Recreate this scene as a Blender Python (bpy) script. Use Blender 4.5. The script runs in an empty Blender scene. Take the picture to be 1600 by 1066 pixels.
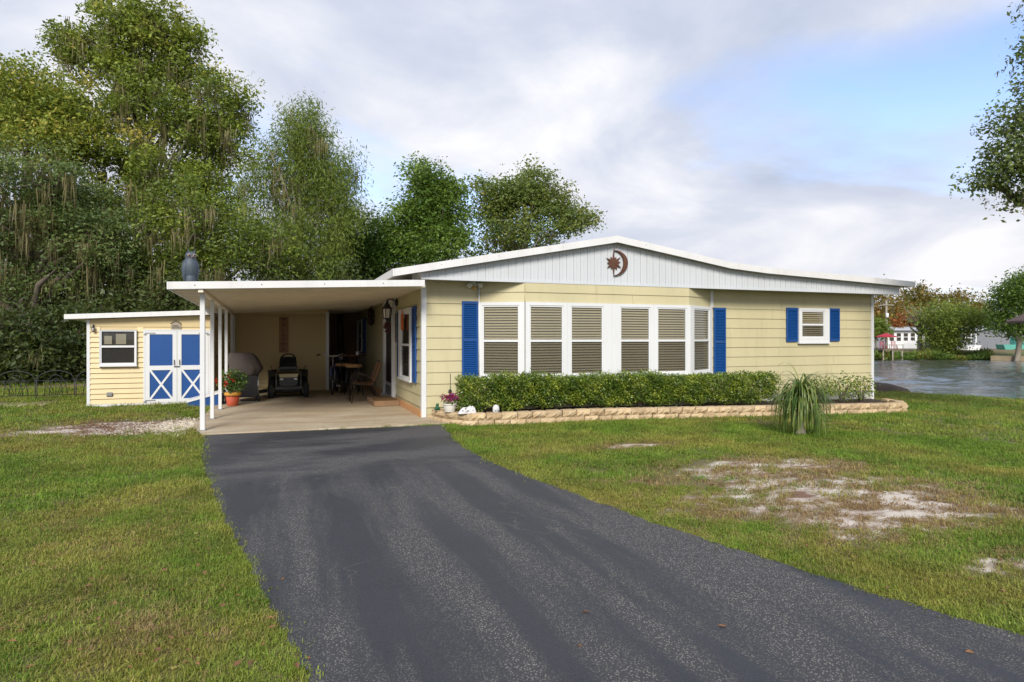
import bpy, math, random
import numpy as np
from mathutils import Vector, Matrix

# ------------------------------------------------------------------ camera, sky, sun, exposure
sc = bpy.context.scene
CAM_H = 1.5                       # camera height above the drive
FPX = 975.0                       # focal length in photo pixels (1600 wide)
CX, HY = 800.0, 527.0             # principal column, horizon row
YAW = math.radians(20.37)         # camera is turned to the right of the house's depth axis
SN, CS = math.sin(YAW), math.cos(YAW)

cam_d = bpy.data.cameras.new('camera'); cam = bpy.data.objects.new('camera', cam_d)
sc.collection.objects.link(cam); sc.camera = cam
cam.location = (0, 0, CAM_H); cam.rotation_euler = (math.pi/2, 0, -YAW)
cam_d.sensor_width = 36.0; cam_d.lens = 36.0*FPX/1600.0
cam_d.shift_y = -(533.0-HY)/1600.0
cam_d.clip_start = 0.05; cam_d.clip_end = 3000

SUN_EL, SUN_AZ = math.radians(34), math.radians(203)   # azimuth from +Y clockwise: behind the camera, to the left
sun_d = bpy.data.lights.new('sun', 'SUN'); sun_d.energy = 1.9; sun_d.angle = math.radians(20)
sun_d.color = (1.0, 0.94, 0.84)
sun = bpy.data.objects.new('sun', sun_d); sc.collection.objects.link(sun)
sdir = Vector((math.sin(SUN_AZ)*math.cos(SUN_EL), math.cos(SUN_AZ)*math.cos(SUN_EL), math.sin(SUN_EL)))
sun.rotation_euler = (-sdir).to_track_quat('-Z', 'Y').to_euler(); sun.location = (0, 0, 60)

world = bpy.data.worlds.new('World'); sc.world = world; world.use_nodes = True
wt = world.node_tree; wt.nodes.clear()
def wn(t, **k):
    n = wt.nodes.new(t)
    for a, b in k.items(): setattr(n, a, b)
    return n
def wl(a, b): wt.links.new(a, b)
w_out = wn('ShaderNodeOutputWorld'); w_bg = wn('ShaderNodeBackground'); w_bg.inputs['Strength'].default_value = 0.15
w_sky = wn('ShaderNodeTexSky'); w_sky.sky_type = 'NISHITA'; w_sky.sun_disc = False
w_sky.sun_elevation = SUN_EL; w_sky.sun_rotation = SUN_AZ; w_sky.air_density = 1.0; w_sky.dust_density = 0.6; w_sky.ozone_density = 2.0
tc = wn('ShaderNodeTexCoord'); sep = wn('ShaderNodeSeparateXYZ'); wl(tc.outputs['Generated'], sep.inputs[0])
def wmath(op, a, b=None, c=None):
    n = wn('ShaderNodeMath', operation=op)
    for i, v in enumerate((a, b, c)):
        if v is None: continue
        if isinstance(v, (int, float)): n.inputs[i].default_value = v
        else: wl(v, n.inputs[i])
    return n.outputs[0]
zc = wmath('MAXIMUM', sep.outputs[2], 0.0)
den = wmath('ADD', zc, 0.22)
cmb = wn('ShaderNodeCombineXYZ')
wl(wmath('DIVIDE', sep.outputs[0], den), cmb.inputs[0]); wl(wmath('DIVIDE', sep.outputs[1], den), cmb.inputs[1])
def wnoise(scale, detail, rough, off, dist=0.0):
    mp = wn('ShaderNodeMapping'); mp.inputs['Location'].default_value = off; wl(cmb.outputs[0], mp.inputs[0])
    n = wn('ShaderNodeTexNoise'); n.inputs['Scale'].default_value = scale; n.inputs['Detail'].default_value = detail
    n.inputs['Roughness'].default_value = rough; n.inputs['Distortion'].default_value = dist
    wl(mp.outputs[0], n.inputs['Vector']); return n.outputs['Fac']
def wramp(f, stops):
    r = wn('ShaderNodeValToRGB'); e = r.color_ramp.elements
    while len(e) < len(stops): e.new(0.5)
    for i, (p, c) in enumerate(stops): e[i].position = p; e[i].color = (*c, 1) if len(c) == 3 else c
    wl(f, r.inputs[0]); return r.outputs[0]
CL_OFF = (3.1, 1.7, 0.0)
cover = wramp(wnoise(0.62, 7, 0.52, CL_OFF, 0.25), [(0.36, (0, 0, 0)), (0.48, (1, 1, 1))])      # 0 = blue gap, 1 = cloud
shade = wramp(wnoise(1.15, 7, 0.55, (CL_OFF[0]+5.3, CL_OFF[1]-2.2, 0), 0.35),
              [(0.30, (1.35, 1.58, 2.1)), (0.50, (1.95, 2.1, 2.5)), (0.68, (2.95, 2.95, 3.05))])     # cloud grey, in the sky's own units
# the layer looks whiter near the horizon, where it is seen edge-on
hz = wramp(sep.outputs[2], [(0.03, (1, 1, 1)), (0.28, (0, 0, 0))])
mixh = wn('ShaderNodeMixRGB'); wl(wmath('MULTIPLY', hz, 0.55), mixh.inputs[0]); wl(shade, mixh.inputs[1]); mixh.inputs[2].default_value = (2.75, 2.7, 2.75, 1)
mixc = wn('ShaderNodeMixRGB'); wl(wmath('MAXIMUM', cover, hz), mixc.inputs[0])
skc = wn('ShaderNodeMixRGB', blend_type='MULTIPLY'); skc.inputs[0].default_value = 1.0; wl(w_sky.outputs[0], skc.inputs[1]); skc.inputs[2].default_value = (0.80, 0.74, 0.80, 1)
wl(skc.outputs[0], mixc.inputs[1]); wl(mixh.outputs[0], mixc.inputs[2])
wl(mixc.outputs[0], w_bg.inputs['Color']); wl(w_bg.outputs[0], w_out.inputs[0])

sc.view_settings.view_transform = 'Standard'; sc.view_settings.look = 'None'
sc.view_settings.gamma = 1.0; sc.view_settings.use_curve_mapping = False
sc.view_settings.exposure = 1.2
sc.cycles.max_bounces = 8; sc.cycles.transparent_max_bounces = 16
sc.cycles.use_denoising = True

# ------------------------------------------------------------------ pixel -> place helpers (a pixel is only a direction)
def ray(px, py):
    r = (px-CX)/FPX
    return Vector((SN+r*CS, CS-r*SN, (HY-py)/FPX))
def G(px, py, z=0.0):            # where the ray meets the ground at height z
    d = ray(px, py); return Vector((0, 0, CAM_H))+d*((z-CAM_H)/d.z)
def PY(px, py, Y):               # where it meets a wall at y = Y
    d = ray(px, py); return Vector((0, 0, CAM_H))+d*(Y/d.y)
def PXW(px, py, X):              # where it meets a wall at x = X
    d = ray(px, py); return Vector((0, 0, CAM_H))+d*(X/d.x)
def PD(px, py, dep):             # at a known depth along the view axis
    return Vector((0, 0, CAM_H))+ray(px, py)*dep
def sstep(a, b, x):
    t = min(1, max(0, (x-a)/(b-a))); return t*t*(3-2*t)

# ------------------------------------------------------------------ mesh helpers
COL = sc.collection
R = random.Random(7)
M = {}
def tag(o, label=None, cat=None, group=None, kind=None):
    if label: o['label'] = label
    if cat: o['category'] = cat
    if group: o['group'] = group
    if kind: o['kind'] = kind
    return o
def wloc(o):
    v = Vector((0, 0, 0))
    while o is not None: v += o.location; o = o.parent
    return v
def empty(name, loc, label, cat, group=None):
    o = bpy.data.objects.new(name, None); COL.objects.link(o); o.location = loc; o.empty_display_size = 0.1
    return tag(o, label, cat, group)
def link(name, me, parent=None, mat=None):
    if mat is not None and not me.materials: me.materials.append(M[mat] if isinstance(mat, str) else mat)
    o = bpy.data.objects.new(name, me); COL.objects.link(o)
    if parent is not None: o.parent = parent
    return o
class MB:
    """collects shapes; build() links them as one mesh object. Points pass through self.f (a local frame) if one is set"""
    def __init__(s, f=None): s.v = []; s.q = []; s.f = f; s.smooth = []
    def pts(s, ps):
        i = len(s.v)
        s.v += [s.f(p) if s.f else Vector(p) for p in ps]; return i
    def face(s, idx, sm=False): s.q.append(tuple(idx)); s.smooth.append(sm)
    def hexa(s, p):              # 8 corners: bottom ring, top ring
        i = s.pts(p)
        for a in ((3, 2, 1, 0), (4, 5, 6, 7), (0, 1, 5, 4), (1, 2, 6, 5), (2, 3, 7, 6), (3, 0, 4, 7)): s.face([i+k for k in a])
        return s
    def box(s, x0, x1, y0, y1, z0, z1):
        return s.hexa([(x0, y0, z0), (x1, y0, z0), (x1, y1, z0), (x0, y1, z0), (x0, y0, z1), (x1, y0, z1), (x1, y1, z1), (x0, y1, z1)])
    def bbox(s, x0, x1, y0, y1, z0, z1, b=0.01):   # box with chamfered vertical and top/bottom edges (lofted)
        def ring(c, z): return [(x0+c+b, y0+c, z), (x1-c-b, y0+c, z), (x1-c, y0+c+b, z), (x1-c, y1-c-b, z), (x1-c-b, y1-c, z), (x0+c+b, y1-c, z), (x0+c, y1-c-b, z), (x0+c, y0+c+b, z)]
        return s.loft([ring(b, z0), ring(0, z0+b), ring(0, z1-b), ring(b, z1)], sm=False)
    def bar(s, a, b, w, h=None, up=(0, 0, 1)):     # rectangular bar between two points
        a = Vector(a); b = Vector(b); h = h or w; d = (b-a).normalized(); u = Vector(up)
        if abs(d.dot(u)) > 0.98: u = Vector((0, 1, 0))
        x = d.cross(u).normalized()*w/2; y = x.cross(d).normalized()*h/2
        return s.hexa([a-x-y, a+x-y, a+x+y, a-x+y, b-x-y, b+x-y, b+x+y, b-x+y])
    def loft(s, rings, cap=True, sm=True, closed=True):
        n = len(rings[0]); i0 = [s.pts(r) for r in rings]
        for a, b in zip(i0[:-1], i0[1:]):
            for k in range(n if closed else n-1): s.face((a+k, a+(k+1) % n, b+(k+1) % n, b+k), sm)
        if cap: s.face([i0[0]+k for k in range(n-1, -1, -1)]); s.face([i0[-1]+k for k in range(n)])
        return s
    def tube(s, pts, r, n=8, cap=True, sm=True):
        pts = [Vector(p) for p in pts]; rs = r if isinstance(r, (list, tuple)) else [r]*len(pts)
        closed = (pts[0]-pts[-1]).length < 1e-6 and len(pts) > 3
        if closed: pts = pts[:-1]; rs = rs[:-1] if len(rs) > len(pts) else rs
        rings = []; ref = None; m = len(pts)
        for i, p in enumerate(pts):
            d = (pts[(i+1) % m]-pts[i-1]) if (closed or 0 < i < m-1) else (pts[1]-pts[0] if i == 0 else pts[-1]-pts[-2])
            d = d.normalized() if d.length > 1e-9 else Vector((0, 0, 1))
            if ref is None:
                ref = Vector((0, 0, 1)) if abs(d.z) < 0.9 else Vector((1, 0, 0))
            x = ref-d*ref.dot(d)
            x = x.normalized() if x.length > 1e-6 else d.orthogonal().normalized()
            ref = x; y = d.cross(x)
            rings.append([p+(x*math.cos(2*math.pi*k/n)+y*math.sin(2*math.pi*k/n))*rs[i] for k in range(n)])
        if closed: rings.append(rings[0]); cap = False
        return s.loft(rings, cap, sm)
    def lathe(s, c, prof, n=16, axis='z', sm=True, squash=1.0):
        c = Vector(c); rings = []
        for r, h in prof:
            ring = []
            for k in range(n):
                a = 2*math.pi*k/n; u, w = r*math.cos(a), r*math.sin(a)*squash
                ring.append(c+(Vector((u, w, h)) if axis == 'z' else Vector((h, u, w)) if axis == 'x' else Vector((w, h, u))))
            rings.append(ring)
        return s.loft(rings, True, sm)
    def prism(s, poly, a, b, plane='xz'):          # polygon in a plane pushed from a to b along the third axis
        def P(u, w, t): return (u, t, w) if plane == 'xz' else (t, u, w) if plane == 'yz' else (u, w, t)
        return s.loft([[P(u, w, a) for u, w in poly], [P(u, w, b) for u, w in poly]], True, False)
    def ball(s, c, rx, ry=None, rz=None, n=12, m=8):
        ry = ry or rx; rz = rz or rx; c = Vector(c)
        return s.loft([[c+Vector((rx*math.cos(2*math.pi*k/n)*math.sin(t), ry*math.sin(2*math.pi*k/n)*math.sin(t), -rz*math.cos(t))) for k in range(n)]
                       for t in [max(0.02, math.pi*j/m) if j < m else math.pi-0.02 for j in range(m+1)]])
    def mesh(s, name, off=(0, 0, 0)):
        me = bpy.data.meshes.new(name); o = Vector(off)
        me.from_pydata([tuple(v-o) for v in s.v], [], s.q); me.polygons.foreach_set('use_smooth', s.smooth); me.update()
        return me
    def build(s, name, mat, parent=None, local=False):
        off = Vector((0, 0, 0)) if (parent is None or local) else wloc(parent)
        o = link(name, s.mesh(name, off), parent, mat)
        return o
    def thing(s, name, mat, loc, label, cat, group=None):   # a thing that is one mesh, its origin at loc
        o = link(name, s.mesh(name, loc), None, mat); o.location = loc
        return tag(o, label, cat, group)
def recalc(o):
    import bmesh
    bm = bmesh.new(); bm.from_mesh(o.data); bmesh.ops.recalc_face_normals(bm, faces=bm.faces); bm.to_mesh(o.data); bm.free(); return o
def copy_tree(o, parent=None, name=None):
    c = o.copy(); COL.objects.link(c); c.parent = parent
    for ch in list(o.children): copy_tree(ch, c)
    return c
def fast_mesh(name, verts, faces, tint=None, smooth=False):
    me = bpy.data.meshes.new(name); nv = len(verts); nf, k = faces.shape
    me.vertices.add(nv); me.vertices.foreach_set('co', np.asarray(verts, np.float32).ravel())
    me.loops.add(nf*k); me.loops.foreach_set('vertex_index', faces.astype(np.int32).ravel())
    me.polygons.add(nf); me.polygons.foreach_set('loop_start', np.arange(0, nf*k, k, dtype=np.int32))
    me.update(calc_edges=True)
    if smooth: me.polygons.foreach_set('use_smooth', np.ones(nf, bool))
    if tint is not None:
        a = me.attributes.new('tint', 'FLOAT', 'POINT'); a.data.foreach_set('value', np.asarray(tint, np.float32))
    return me
def frame(O, U, N):
    O = Vector(O); U = Vector(U).normalized(); N = Vector(N).normalized()
    return lambda p: O+U*p[0]+N*p[1]+Vector((0, 0, p[2]))

# ------------------------------------------------------------------ materials
class NT:
    def __init__(s, name):
        m = bpy.data.materials.new(name); m.use_nodes = True; s.m = m; s.t = m.node_tree; M[name] = m
        s.b = s.t.nodes['Principled BSDF']; s.out = s.t.nodes['Material Output']; s.geo = None
    def n(s, t, **k):
        x = s.t.nodes.new(t)
        for a, b in k.items(): setattr(x, a, b)
        return x
    def l(s, a, b): s.t.links.new(a, b)
    def pos(s, scale=(1, 1, 1), rotz=0.0, loc=(0, 0, 0)):
        if s.geo is None: s.geo = s.n('ShaderNodeNewGeometry')
        mp = s.n('ShaderNodeMapping'); mp.inputs['Scale'].default_value = scale; mp.inputs['Rotation'].default_value = (0, 0, rotz); mp.inputs['Location'].default_value = loc
        s.l(s.geo.outputs['Position'], mp.inputs[0]); return mp.outputs[0]
    def noise(s, vec, scale, detail=4, rough=0.55, dist=0.0, out='Fac'):
        x = s.n('ShaderNodeTexNoise'); x.inputs['Scale'].default_value = scale; x.inputs['Detail'].default_value = detail
        x.inputs['Roughness'].default_value = rough; x.inputs['Distortion'].default_value = dist; s.l(vec, x.inputs['Vector']); return x.outputs[out]
    def ramp(s, f, stops):
        r = s.n('ShaderNodeValToRGB'); e = r.color_ramp.elements
        while len(e) < len(stops): e.new(0.5)
        for i, (p, c) in enumerate(stops): e[i].position = p; e[i].color = (c, c, c, 1) if isinstance(c, (int, float)) else (*c, 1)
        s.l(f, r.inputs[0]); return r.outputs[0]
    def mix(s, f, a, b, mode='MIX'):
        x = s.n('ShaderNodeMixRGB', blend_type=mode)
        for i, v in enumerate((f, a, b)):
            if isinstance(v, (int, float)): x.inputs[i].default_value = v if i == 0 else (v, v, v, 1)
            elif isinstance(v, tuple): x.inputs[i].default_value = (*v, 1)
            else: s.l(v, x.inputs[i])
        return x.outputs[0]
    def math(s, op, a, b=None):
        x = s.n('ShaderNodeMath', operation=op)
        for i, v in enumerate((a, b)):
            if v is None: continue
            if isinstance(v, (int, float)): x.inputs[i].default_value = v
            else: s.l(v, x.inputs[i])
        return x.outputs[0]
    def attr(s, name):
        x = s.n('ShaderNodeAttribute'); x.attribute_name = name; return x.outputs['Fac']
    def color(s, c): s.l(c, s.b.inputs['Base Color'])
    def rough(s, r):
        if isinstance(r, (int, float)): s.b.inputs['Roughness'].default_value = r
        else: s.l(r, s.b.inputs['Roughness'])
    def bump(s, h, strength=0.3, dist=0.01):
        x = s.n('ShaderNodeBump'); x.inputs['Strength'].default_value = strength; x.inputs['Distance'].default_value = dist
        s.l(h, x.inputs['Height']); s.l(x.outputs[0], s.b.inputs['Normal'])
def paint(name, c, rough=0.5, var=0.12, dirt=(0.30, 0.27, 0.20), dirt_amt=0.25, scale=1.6, bump=0.05, metal=0.0, fine=40, streak=True):
    t = NT(name)
    big = t.noise(t.pos((1, 1, 0.35) if streak else (1, 1, 1)), scale, 6, 0.6)
    f = t.ramp(big, [(0.3, 0.0), (0.75, 1.0)])
    lo = tuple(x*(1-var) for x in c); hi = tuple(min(1, x*(1+var*0.6)) for x in c)
    base = t.mix(f, lo, hi)
    d = t.ramp(t.noise(t.pos((3, 3, 0.5) if streak else (2, 2, 2)), 1.9, 8, 0.7), [(0.52, 0.0), (0.78, dirt_amt)])
    base = t.mix(d, base, dirt)
    t.color(base); t.rough(rough); t.b.inputs['Metallic'].default_value = metal
    if bump: t.bump(t.noise(t.pos(), fine, 4), bump, 0.01)
    return t
paint('siding', (0.50, 0.45, 0.27), 0.55, 0.10, (0.33, 0.27, 0.15), 0.36, 1.1, 0.08)
paint('shed_siding', (0.60, 0.475, 0.255), 0.5, 0.06, (0.40, 0.30, 0.15), 0.2, 1.3, 0.05)
paint('white', (0.64, 0.65, 0.655), 0.4, 0.05, (0.42, 0.41, 0.36), 0.16, 2.2, 0.03)
paint('fascia', (0.66, 0.66, 0.655), 0.38, 0.06, (0.40, 0.37, 0.30), 0.35, 2.6, 0.03)
paint('gable_white', (0.54, 0.565, 0.59), 0.45, 0.06, (0.45, 0.44, 0.40), 0.18, 1.5, 0.04)
paint('soffit', (0.80, 0.71, 0.56), 0.45, 0.10, (0.36, 0.27, 0.17), 0.35, 0.9, 0.04, streak=False)
paint('roof_metal', (0.55, 0.55, 0.53), 0.45, 0.10, (0.25, 0.24, 0.20), 0.4, 1.2, 0.03, streak=False)
paint('blue', (0.004, 0.060, 0.235), 0.42, 0.12, (0.06, 0.10, 0.18), 0.15, 2.5, 0.04)
paint('dark_trim', (0.02, 0.02, 0.02), 0.6, 0.2)
paint('room_shade', (0.035, 0.028, 0.020), 0.8, 0.3)  # near-black brown, painted in place of the shade of rooms behind windows
paint('blind', (0.34, 0.285, 0.185), 0.6, 0.10, (0.3, 0.25, 0.16), 0.1)
paint('black_metal', (0.012, 0.012, 0.013), 0.4, 0.3, (0.05, 0.045, 0.04), 0.3, 4, 0.03)
paint('iron', (0.018, 0.018, 0.02), 0.6, 0.3, (0.05, 0.045, 0.04), 0.3, 4)
paint('grey_metal', (0.30, 0.30, 0.30), 0.4, 0.15, metal=0.6)
paint('chrome', (0.55, 0.55, 0.56), 0.22, 0.08, metal=1.0)
paint('rubber', (0.012, 0.012, 0.012), 0.85, 0.2, (0.07, 0.06, 0.05), 0.4, 6)
paint('mower_body', (0.012, 0.016, 0.013), 0.28, 0.2, (0.09, 0.08, 0.06), 0.25, 4)
paint('mower_band', (0.50, 0.43, 0.26), 0.35, 0.1)
paint('cover_cloth', (0.085, 0.068, 0.060), 0.9, 0.2, (0.05, 0.04, 0.035), 0.4, 3, 0.2)
paint('terracotta', (0.50, 0.085, 0.035), 0.6, 0.12, (0.35, 0.16, 0.08), 0.3, 6)
paint('pot_rim', (0.62, 0.31, 0.05), 0.6, 0.1)
paint('pot_white', (0.66, 0.63, 0.56), 0.5, 0.08, (0.35, 0.3, 0.2), 0.3, 6)
paint('stone_white', (0.62, 0.61, 0.60), 0.75, 0.15, (0.3, 0.27, 0.23), 0.4, 12, 0.4)
paint('rust', (0.11, 0.045, 0.024), 0.75, 0.35, (0.035, 0.022, 0.016), 0.6, 9, 0.3, metal=0.15)
paint('bronze', (0.055, 0.035, 0.022), 0.45, 0.25, metal=0.4)
paint('sling', (0.30, 0.155, 0.062), 0.75, 0.15, (0.12, 0.07, 0.03), 0.3, 9, 0.1)
paint('cushion', (0.46, 0.25, 0.10), 0.85, 0.12, (0.2, 0.1, 0.04), 0.2, 6, 0.1)
paint('table_wood', (0.12, 0.05, 0.028), 0.28, 0.2)
paint('bike_blue', (0.012, 0.03, 0.16), 0.3, 0.15)
paint('step_wood', (0.27, 0.16, 0.085), 0.8, 0.2, (0.12, 0.08, 0.05), 0.4, 5, 0.2)
paint('mat_brown', (0.16, 0.085, 0.025), 0.95, 0.25, (0.06, 0.04, 0.02), 0.4, 8, 0.5)
paint('sill_wood', (0.52, 0.27, 0.12), 0.7, 0.15, (0.25, 0.13, 0.06), 0.3, 5)
paint('sign_wood', (0.32, 0.17, 0.085), 0.75, 0.25, (0.06, 0.035, 0.02), 0.4, 7, 0.15)
paint('letter_black', (0.012, 0.010, 0.010), 0.6, 0.1)
paint('owl', (0.055, 0.075, 0.10), 0.6, 0.2, (0.13, 0.14, 0.15), 0.45, 9, 0.2)
paint('owl_face', (0.20, 0.15, 0.15), 0.6, 0.2)
paint('orange', (0.55, 0.13, 0.02), 0.6, 0.15)
paint('maroon', (0.09, 0.015, 0.018), 0.6, 0.2)
paint('frog_green', (0.01, 0.10, 0.045), 0.35, 0.2)
paint('plaque', (0.32, 0.27, 0.20), 0.7, 0.2)
paint('lens', (0.55, 0.52, 0.45), 0.2, 0.1)
paint('umbrella_red', (0.36, 0.012, 0.03), 0.7, 0.15)
paint('dock_wood', (0.16, 0.13, 0.10), 0.85, 0.2)
paint('brown_roof', (0.10, 0.062, 0.052), 0.7, 0.2)
paint('far_grey', (0.19, 0.20, 0.225), 0.6, 0.08)
paint('far_white', (0.70, 0.71, 0.72), 0.5, 0.06)
paint('far_roof', (0.50, 0.53, 0.58), 0.4, 0.1)
paint('pole_wood', (0.30, 0.27, 0.22), 0.85, 0.2)
paint('skirting', (0.40, 0.40, 0.35), 0.7, 0.12, (0.2, 0.18, 0.13), 0.4, 3)
paint('boat_teal', (0.10, 0.36, 0.30), 0.4, 0.1)
paint('bark', (0.125, 0.10, 0.075), 0.95, 0.45, (0.25, 0.24, 0.20), 0.5, 3, 0.8, fine=14)
paint('bark_pale', (0.27, 0.24, 0.19), 0.95, 0.35, (0.12, 0.10, 0.08), 0.5, 3, 0.6, fine=14)
paint('seawall', (0.34, 0.27, 0.17), 0.9, 0.3, (0.12, 0.09, 0.05), 0.6, 1.5, 0.4)
paint('mound', (0.050, 0.034, 0.024), 0.95, 0.4, (0.10, 0.07, 0.05), 0.5, 3, 0.6, streak=False)

def leafmat(name, stops, trans=0.35, rough=0.5, spec=0.35):
    t = NT(name); c = t.ramp(t.attr('tint'), stops)
    t.color(c); t.rough(rough); t.b.inputs['Specular IOR Level'].default_value = spec
    tr = t.n('ShaderNodeBsdfTranslucent'); t.l(t.mix(0.35, c, (0.35, 0.42, 0.04)), tr.inputs[0])
    mx = t.n('ShaderNodeMixShader'); mx.inputs[0].default_value = trans
    t.l(t.b.outputs[0], mx.inputs[1]); t.l(tr.outputs[0], mx.inputs[2]); t.l(mx.outputs[0], t.out.inputs[0]); return t
leafmat('leaf_olive', [(0.0, (0.059, 0.099, 0.019)), (0.45, (0.184, 0.251, 0.037)), (0.8, (0.334, 0.369, 0.056)), (1.0, (0.437, 0.356, 0.068))])
leafmat('leaf_oak', [(0.0, (0.048, 0.079, 0.025)), (0.5, (0.118, 0.176, 0.052)), (1.0, (0.225, 0.267, 0.072))], 0.25)
leafmat('leaf_green', [(0.0, (0.036, 0.078, 0.014)), (0.5, (0.105, 0.190, 0.026)), (1.0, (0.227, 0.323, 0.056))])
leafmat('leaf_willow', [(0.0, (0.077, 0.121, 0.020)), (0.5, (0.163, 0.230, 0.038)), (1.0, (0.288, 0.334, 0.061))], 0.4)
leafmat('leaf_mixed', [(0.0, (0.062, 0.108, 0.020)), (0.5, (0.154, 0.211, 0.045)), (0.85, (0.257, 0.271, 0.065)), (1.0, (0.376, 0.302, 0.097))])
leafmat('leaf_orange', [(0.0, (0.10, 0.105, 0.025)), (0.45, (0.22, 0.16, 0.035)), (0.8, (0.36, 0.17, 0.035)), (1.0, (0.42, 0.12, 0.04))])
leafmat('leaf_rust', [(0.0, (0.120, 0.072, 0.019)), (0.5, (0.336, 0.108, 0.030)), (1.0, (0.480, 0.084, 0.048))])
leafmat('leaf_shrub', [(0.0, (0.047, 0.095, 0.016)), (0.5, (0.150, 0.226, 0.028)), (1.0, (0.427, 0.473, 0.059))], 0.3, 0.35, 0.5)
leafmat('leaf_dark', [(0.0, (0.028, 0.046, 0.014)), (1.0, (0.101, 0.136, 0.034))], 0.25)
leafmat('leaf_pot', [(0.0, (0.028, 0.084, 0.014)), (0.6, (0.084, 0.182, 0.035)), (1.0, (0.308, 0.392, 0.140))], 0.3, 0.35)
leafmat('petal_red', [(0.0, (0.35, 0.01, 0.008)), (1.0, (0.65, 0.06, 0.03))], 0.3)
leafmat('petal_purple', [(0.0, (0.22, 0.01, 0.06)), (0.5, (0.40, 0.03, 0.14)), (1.0, (0.28, 0.07, 0.30))], 0.3)
leafmat('moss', [(0.0, (0.106, 0.098, 0.045)), (0.6, (0.206, 0.181, 0.090)), (1.0, (0.325, 0.281, 0.156))], 0.4, 0.9, 0.1)
leafmat('strap_leaf', [(0.0, (0.034, 0.081, 0.014)), (0.5, (0.098, 0.172, 0.034)), (1.0, (0.253, 0.276, 0.069))], 0.25, 0.4)
leafmat('reed', [(0.0, (0.070, 0.126, 0.021)), (0.6, (0.140, 0.210, 0.035)), (1.0, (0.308, 0.196, 0.056))], 0.3)

# glass: clear pane with a fresnel reflection
t = NT('glass'); t.t.nodes.remove(t.b)
gl = t.n('ShaderNodeBsdfGlossy'); gl.inputs['Roughness'].default_value = 0.02; gl.inputs[0].default_value = (0.9, 0.93, 0.95, 1)
trn = t.n('ShaderNodeBsdfTransparent'); trn.inputs[0].default_value = (0.86, 0.88, 0.86, 1)
fr = t.n('ShaderNodeLayerWeight'); fr.inputs['Blend'].default_value = 0.5     # facing angle, the same from both sides of the sheet
refl = t.math('ADD', t.math('MULTIPLY', t.math('POWER', fr.outputs['Facing'], 4.0), 0.8), 0.05)
mx = t.n('ShaderNodeMixShader'); t.l(refl, mx.inputs[0]); t.l(trn.outputs[0], mx.inputs[1]); t.l(gl.outputs[0], mx.inputs[2]); t.l(mx.outputs[0], t.out.inputs[0])
# insect screen: fine dark mesh that lets half the light through
t = NT('screen'); t.t.nodes.remove(t.b)
df = t.n('ShaderNodeBsdfDiffuse'); df.inputs[0].default_value = (0.035, 0.035, 0.038, 1); trn = t.n('ShaderNodeBsdfTransparent')
mx = t.n('ShaderNodeMixShader'); mx.inputs[0].default_value = 0.30; t.l(trn.outputs[0], mx.inputs[1]); t.l(df.outputs[0], mx.inputs[2]); t.l(mx.outputs[0], t.out.inputs[0])

# lawn soil under the grass, with bare sandy patches
SAND = [(G(1280, 768), 1.6, 0.72), (G(1185, 730), 1.25, 0.5), (G(1405, 803), 1.25, 0.5), (G(1570, 880), 0.42, 0.16), (G(985, 697), 0.5, 0.16)]
GRAVEL = (G(205, 668), 1.75, 0.95)
t = NT('lawn_soil')
n1 = t.noise(t.pos(), 0.55, 6, 0.6); n2 = t.noise(t.pos(), 6.0, 6, 0.65); n3 = t.noise(t.pos(), 60, 3)
c = t.mix(t.ramp(n1, [(0.35, 0.0), (0.65, 1.0)]), (0.095, 0.090, 0.030), (0.16, 0.125, 0.050))
c = t.mix(t.ramp(n2, [(0.42, 0.0), (0.68, 0.8)]), c, (0.11, 0.070, 0.040))
c = t.mix(t.ramp(n3, [(0.35, 0.0), (0.8, 0.6)]), c, (0.20, 0.165, 0.08))
wob = t.noise(t.pos(), 1.6, 6, 0.65)
mask = None
for (cc, rx, ry) in SAND+[GRAVEL]:
    e = t.n('ShaderNodeVectorMath', operation='LENGTH')
    t.l(t.pos((1/rx, 1/ry, 0), 0, (-cc.x/rx, -cc.y/ry, 0)), e.inputs[0])
    k = t.ramp(t.math('ADD', e.outputs['Value'], t.math('MULTIPLY', t.math('SUBTRACT', wob, 0.5), 1.5)), [(0.72, 1.0), (1.0, 0.0)])
    mask = k if mask is None else t.math('MAXIMUM', mask, k)
m1 = t.noise(t.pos((0.75, 1.5, 1)), 2.4, 8, 0.68); m2 = t.noise(t.pos(), 38, 5, 0.65)
sand = t.mix(t.ramp(m2, [(0.3, 0.0), (0.75, 1.0)]), (0.46, 0.40, 0.33), (0.64, 0.58, 0.50))
sand = t.mix(t.ramp(m1, [(0.40, 1.0), (0.54, 0.0)]), sand, t.mix(m2, (0.10, 0.055, 0.035), (0.24, 0.14, 0.085)))
t.color(t.mix(mask, c, sand)); t.rough(1.0); t.bump(t.math('ADD', n3, m1), 0.5, 0.02)
t = NT('asphalt')
rz = math.radians(12)
st = t.noise(t.pos((1.9, 0.20, 1), rz), 1.35, 5, 0.55, 0.3)
cross = t.noise(t.pos((0.5, 1.3, 1), rz, (4, 2, 0)), 1.0, 5, 0.55, 0.4)
sepn = t.n('ShaderNodeSeparateXYZ'); t.l(t.geo.outputs['Position'], sepn.inputs[0])
near_house = t.ramp(t.math('MULTIPLY', sepn.outputs[1], 0.1), [(0.58, 0.0), (0.78, 1.0)])
wear = t.ramp(t.mix(near_house, st, cross), [(0.43, 0.0), (0.57, 1.0)])
vo = t.n('ShaderNodeTexVoronoi'); vo.inputs['Scale'].default_value = 105; t.l(t.pos(), vo.inputs['Vector'])
grit = t.ramp(vo.outputs['Color'], [(0.45, 0.0), (0.62, 1.0)]); dots = t.ramp(vo.outputs['Distance'], [(0.25, 1.0), (0.5, 0.0)])
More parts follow.
